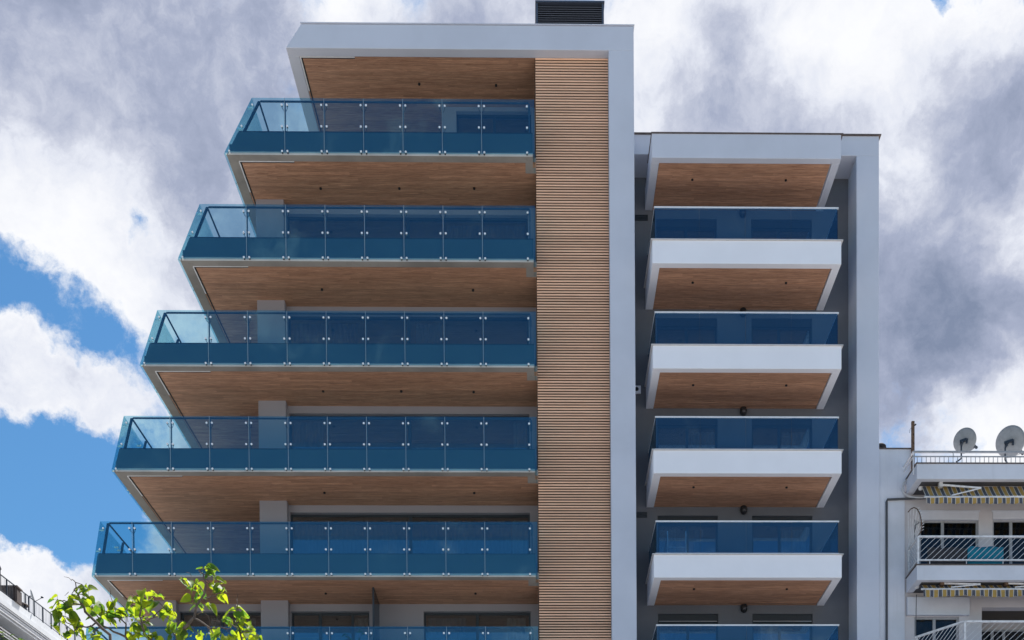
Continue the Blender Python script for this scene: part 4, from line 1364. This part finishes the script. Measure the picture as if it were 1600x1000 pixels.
BR = [  # limbs traced through the crown: (start, [(px,py,dy)...], r0, r1)
    (fk2, [(277, 1000, 0), (285, 986, -.05), (292, 978, -.1), (304, 964, -.1), (308, 945, -.15), (320, 927, -.2), (321, 909, -.25), (318, 897, -.25), (311, 891, -.2)], .030, .006),
    (None, [(303, 966, -.1), (318, 974, -.2), (329, 982, -.3), (345, 980, -.35), (361, 983, -.4)], .014, .005),
    (None, [(308, 960, -.1), (320, 953, 0), (313, 944, .05)], .009, .004),
    (None, [(320, 934, -.2), (331, 931, -.25), (339, 928, -.3), (347, 922, -.35)], .010, .004),
    (None, [(320, 930, -.2), (312, 915, -.1), (300, 908, 0), (290, 908, .1)], .008, .003),
    (fk3, [(384, 1040, .1), (378, 1000, 0), (373, 974, -.05), (372, 953, -.1), (370, 936, -.1)], .020, .004),
    (None, [(376, 990, -.02), (390, 986, -.2), (402, 994, -.3)], .009, .004),
    (None, [(376, 985, -.02), (360, 975, .2), (349, 965, .3)], .009, .004),
    (fk2, [(240, 1030, .2), (236, 1000, .2), (226, 990, .15), (221, 975, .1), (218, 963, .1), (222, 943, 0), (216, 930, -.05), (208, 934, 0)], .026, .005),
    (None, [(221, 974, .1), (234, 967, .2), (248, 962, .3), (262, 958, .3)], .010, .004),
    (None, [(222, 950, .05), (236, 938, .0), (243, 930, -.1)], .009, .004),
    (None, [(240, 964, .25), (252, 952, .2), (258, 944, .15)], .008, .004),
    (fk1, [(180, 1040, -.1), (172, 992, -.1), (151, 973, -.15), (133, 956, -.2), (125, 940, -.2), (122, 928, -.2), (116, 921, -.2), (118, 910, -.2), (112, 905, -.25)], .026, .004),
    (fk1, [(215, 1030, .1), (196, 995, .1), (177, 987, .1), (161, 978, .15), (150, 960, .2), (143, 948, .2)], .022, .005),
    (None, [(196, 995, .1), (197, 975, .2), (187, 967, .25), (181, 955, .3), (173, 932, .3)], .012, .004),
    (None, [(150, 973, -.15), (135, 980, -.25), (118, 980, -.3), (104, 973, -.3), (98, 962, -.3)], .011, .004),
    (None, [(128, 945, -.2), (112, 944, -.3), (100, 938, -.35), (90, 939, -.35)], .010, .004),
    (None, [(122, 980, -.3), (112, 990, -.3), (103, 992, -.3)], .008, .004),
    (None, [(277, 1000, 0), (268, 985, .2), (272, 975, .25), (286, 970, .3)], .010, .004),
    (None, [(329, 982, -.3), (333, 990, -.4), (345, 996, -.4)], .008, .003),
    (None, [(161, 978, .15), (150, 985, .1), (146, 995, .1)], .009, .004),
    (None, [(187, 967, .25), (196, 960, .4), (205, 958, .45)], .007, .003),
]
nodes = []
for st, pts, r0, r1 in BR:
    ps = [tp(*q) for q in pts]
    # small crooks between the traced points
    path = [Vector(st)] if st is not None else []
    for i, p in enumerate(ps):
        if path:
            mid = (path[-1] + p) / 2 + Vector((rt.uniform(-.012, .012), rt.uniform(-.03, .03), rt.uniform(-.008, .008)))
            path.append(mid)
        path.append(p)
    k = len(path)
    rad = [r0 + (r1 - r0) * (i / (k - 1)) ** .8 for i in range(k)]
    if st is not None: rad[0] = max(r0 * 1.25, .03)
    obj('branch', MB().tube(path, rad, 7), 'bark', TR, smooth=True)
    nodes += path[1 if st is not None else 0:]
CL = [(138, 922, 10, 7), (125, 925, 7, 4), (89, 938, 6, 5), (103, 947, 5, 3), (111, 956, 6, 4), (92, 961, 7, 4), (85, 974, 5, 3), (143, 948, 9, 8), (159, 954, 6, 4), (120, 973, 7, 4), (105, 988, 7, 5),
      (125, 990, 6, 3), (177, 948, 8, 6), (183, 939, 2, 1), (187, 953, 5, 3), (177, 966, 8, 6), (155, 969, 6, 4), (148, 983, 6, 4), (153, 995, 5, 2), (221, 927, 8, 4), (230, 940, 6, 4), (242, 927, 7, 5),
      (207, 943, 6, 4), (218, 956, 6, 3), (233, 954, 5, 2), (215, 974, 5, 3), (226, 970, 5, 2), (208, 993, 7, 5), (198, 953, 4, 2), (224, 992, 7, 4), (242, 992, 6, 3),
      (320, 891, 7, 5), (333, 891, 5, 3), (286, 908, 6, 2), (294, 914, 5, 3), (308, 912, 6, 4), (330, 914, 6, 4), (343, 909, 8, 5), (314, 925, 4, 3), (339, 925, 4, 3), (351, 927, 7, 5), (298, 935, 4, 2),
      (303, 940, 6, 4), (311, 940, 5, 3), (323, 944, 4, 2), (266, 947, 6, 2), (270, 960, 6, 3), (256, 948, 7, 5), (256, 961, 4, 2), (247, 940, 6, 4), (357, 954, 3, 1), (370, 951, 7, 5), (368, 969, 7, 4),
      (383, 971, 9, 7), (390, 982, 6, 4), (353, 966, 5, 3), (369, 987, 5, 3), (382, 987, 8, 5), (347, 992, 8, 5), (361, 992, 5, 3), (396, 995, 6, 3), (407, 997, 5, 2), (326, 986, 6, 4), (334, 991, 4, 2),
      (308, 990, 6, 3), (286, 977, 6, 4), (272, 977, 7, 5), (262, 979, 4, 2), (272, 991, 5, 2), (281, 986, 5, 3), (292, 988, 3, 1), (243, 993, 5, 2), (115, 940, 6, 3), (132, 935, 6, 4), (168, 958, 6, 3)]
twigs = MB()
nl = 0
for px, py, r, cnt in CL:
    c0 = tp(px, py)
    nd = min(nodes, key=lambda q: (q.x - c0.x) ** 2 + (q.z - c0.z) ** 2)
    c = tp(px, py, nd.y - TD + rt.uniform(-.08, .08))
    if (c - nd).length > .02:
        mid = (c + nd) / 2 + Vector((rt.uniform(-.02, .02), rt.uniform(-.02, .02), .02))
        twigs.tube([nd, mid, c], [.005, .004, .003], 5)
    for i in range(max(1, round(cnt * .86))):
        if nl >= 298: break
        rr2 = r * .0082
        off = Vector((rt.gauss(0, .55), rt.gauss(0, .8), rt.gauss(0, .5))) * rr2
        ang = rt.uniform(0, 2 * math.pi)
        d = Vector((math.cos(ang), math.sin(ang) * .75, rt.uniform(-1.1, .15)))
        size = rt.choice((.09, .11, .125, .145, .16)) * rt.uniform(.85, 1.15)
        p = c + off
        twigs.tube([c, (c + p) / 2 + Vector((0, 0, .008)), p], [.0025, .002, .0018], 4)
        place_leaf(LEAVES[rt.randrange(5)], TR, p, d, rt.uniform(-.9, .9), size)
        nl += 1
# the smaller leaves left over, past the count that can be picked apart: one mesh
mbl = MB()
for k_ in range(80):
    px, py, r, cnt = CL[rt.randrange(len(CL))]
    c0 = tp(px, py); nd = min(nodes, key=lambda q: (q.x - c0.x) ** 2 + (q.z - c0.z) ** 2)
    u = rt.uniform(0, 1.1)
    c = nd + (tp(px, py, nd.y - TD) - nd) * u + Vector((rt.gauss(0, .04), rt.gauss(0, .06), rt.gauss(0, .035)))
    src = LEAVES[rt.randrange(5)]
    a_ = rt.uniform(0, 6.28); d = Vector((math.cos(a_), .7 * math.sin(a_), rt.uniform(-1.1, .3))).normalized()
    y = Vector((0, 0, 1)).cross(d).normalized(); z = d.cross(y)
    mt_ = Matrix((d, y, z)).transposed() @ Matrix.Rotation(rt.uniform(-1, 1), 3, 'X')
    sz = rt.uniform(.04, .085); o_ = len(mbl.v)
    mbl.v += [tuple(c + mt_ @ (v.co * sz)) for v in src.vertices]
    mbl.f += [tuple(o_ + i for i in p.vertices) for p in src.polygons]
me_ = bpy.data.meshes.new('small_leaves'); me_.from_pydata(mbl.v, [], mbl.f); me_.materials.append(M['leaf'])
for p in me_.polygons: p.use_smooth = True
q = link('small_leaves', me_, TR); q['kind'] = 'stuff'
# bare twig tips
for px, py, dx, dy in ((112, 907, -12, -6), (107, 925, -6, 6), (172, 932, -1, -14), (210, 932, -8, -4), (370, 936, 0, -10), (247, 930, 3, -8), (313, 898, -3, -6), (320, 958, 8, 14), (328, 978, 2, -14), (205, 990, -3, -16), (265, 975, 6, -14), (299, 900, -8, -6), (200, 972, -6, -12), (330, 970, 14, 2)):
    a = tp(px, py, rt.uniform(-.1, .1)); b = tp(px + dx, py + dy, rt.uniform(-.15, .15))
    twigs.tube([a, (a + b) / 2 + Vector((.012, 0, .01)), b], [.004, .003, .002], 5)
q = obj('twigs', twigs, 'bark', TR); q['kind'] = 'stuff'


def potted(name, label, cat, p, h, cnt, seed, spread=.25, group=None, ls=.14):
    g = thing(name, label, cat, tuple(p), group); rnd = random.Random(seed)
    obj('pot', MB().lathe(p, (0, 0, 1), [(.12, 0), (.16, .26), (.175, .27), (.175, .3), (.15, .3)], 14), 'terracotta', g)
    st = MB(); tips = []
    for i in range(5):
        t_ = Vector(p) + Vector((rnd.uniform(-spread, spread), rnd.uniform(-spread, spread), h * rnd.uniform(.6, 1)))
        st.tube([Vector(p) + Vector((0, 0, .28)), (Vector(p) + t_) / 2 + Vector((0, 0, .15)), t_], [.012, .009, .004], 5)
        tips.append(t_)
    obj('stem', st, 'bark', g)
    for i in range(cnt):
        t_ = rnd.choice(tips); q_ = Vector(p) + Vector((0, 0, .3)); u = rnd.uniform(.35, 1)
        c_ = q_ + (t_ - q_) * u + Vector((rnd.uniform(-.05, .05), rnd.uniform(-.05, .05), rnd.uniform(-.03, .05)))
        a_ = rnd.uniform(0, 6.28)
        place_leaf(SLEAF[i % 2], g, c_, (math.cos(a_), math.sin(a_), rnd.uniform(-.6, .8)), rnd.uniform(-.8, .8), ls * rnd.uniform(.7, 1.3))
    return g


pp = at(553, 985, 36.9); pp.z = Zb(7) + .3
potted('potted_plant', 'small potted shrub behind the lowest blue glass, left of the dark privacy screen', 'plant', pp, at(553, 968, 36.9).z - pp.z, 60, 4)
# planted balcony of the far block
zf_ = ZL - 3.1
PLAB = ['tall leafy plant at the left edge of the photo, behind the far balcony rails', 'low bushy plant second from the left edge on the far balcony',
        'tall plant third from the left edge on the far balcony', 'leafy plant fourth from the left edge on the far balcony', 'low plant fifth from the left edge on the far balcony', 'last tall plant on the far balcony, towards the street tree']
for i in range(6):
    c = Vector(fpnt(-1.5 + i * 1.25, -.35, zf_))
    g = thing('balcony_plant', PLAB[i], 'plant', tuple(c), 'plants along the far balcony')
    rnd = random.Random(40 + i)
    obj('trough', MB().box(c.x - .25, c.x + .25, c.y - .45, c.y + .45, c.z, c.z + .28), 'terracotta', g)
    for k_ in range(30):
        a_ = rnd.uniform(0, 6.28)
        place_leaf(SLEAF[k_ % 2], g, c + Vector((rnd.uniform(-.3, .4), rnd.uniform(-.55, .55), rnd.uniform(.28, (1.2, .75, 1.2, .95, .7, 1.15)[i]))), (math.cos(a_), math.sin(a_), rnd.uniform(-.3, 1)), rnd.uniform(-.8, .8), rnd.uniform(.25, .5))

# folded drying rack on a small balcony
zr_ = Zb(6) - .03 + .3
q0 = at(1043, 830, 36.6)
dr = thing('drying_rack', 'thin white folding drying rack behind the glass of the lowest fully visible white balcony', 'drying rack', (q0.x, 36.6, zr_))
top_ = q0.z
obj('leg', MB().tube([(q0.x, 36.5, zr_), (q0.x, 36.6, top_)], .014, 6), 'white_rail', dr)
obj('leg', MB().tube([(q0.x - .22, 36.75, zr_), (q0.x, 36.6, top_ - .05)], .012, 6), 'pipe', dr)
obj('leg', MB().tube([(q0.x + .55, 36.5, zr_), (q0.x + .55, 36.6, top_)], .014, 6), 'white_rail', dr)
for i in range(5):
    obj('bar', MB().tube([(q0.x, 36.52 + i * .016, zr_ + .3 + i * .16), (q0.x + .55, 36.52 + i * .016, zr_ + .3 + i * .16)], .007, 5), 'white_rail', dr)
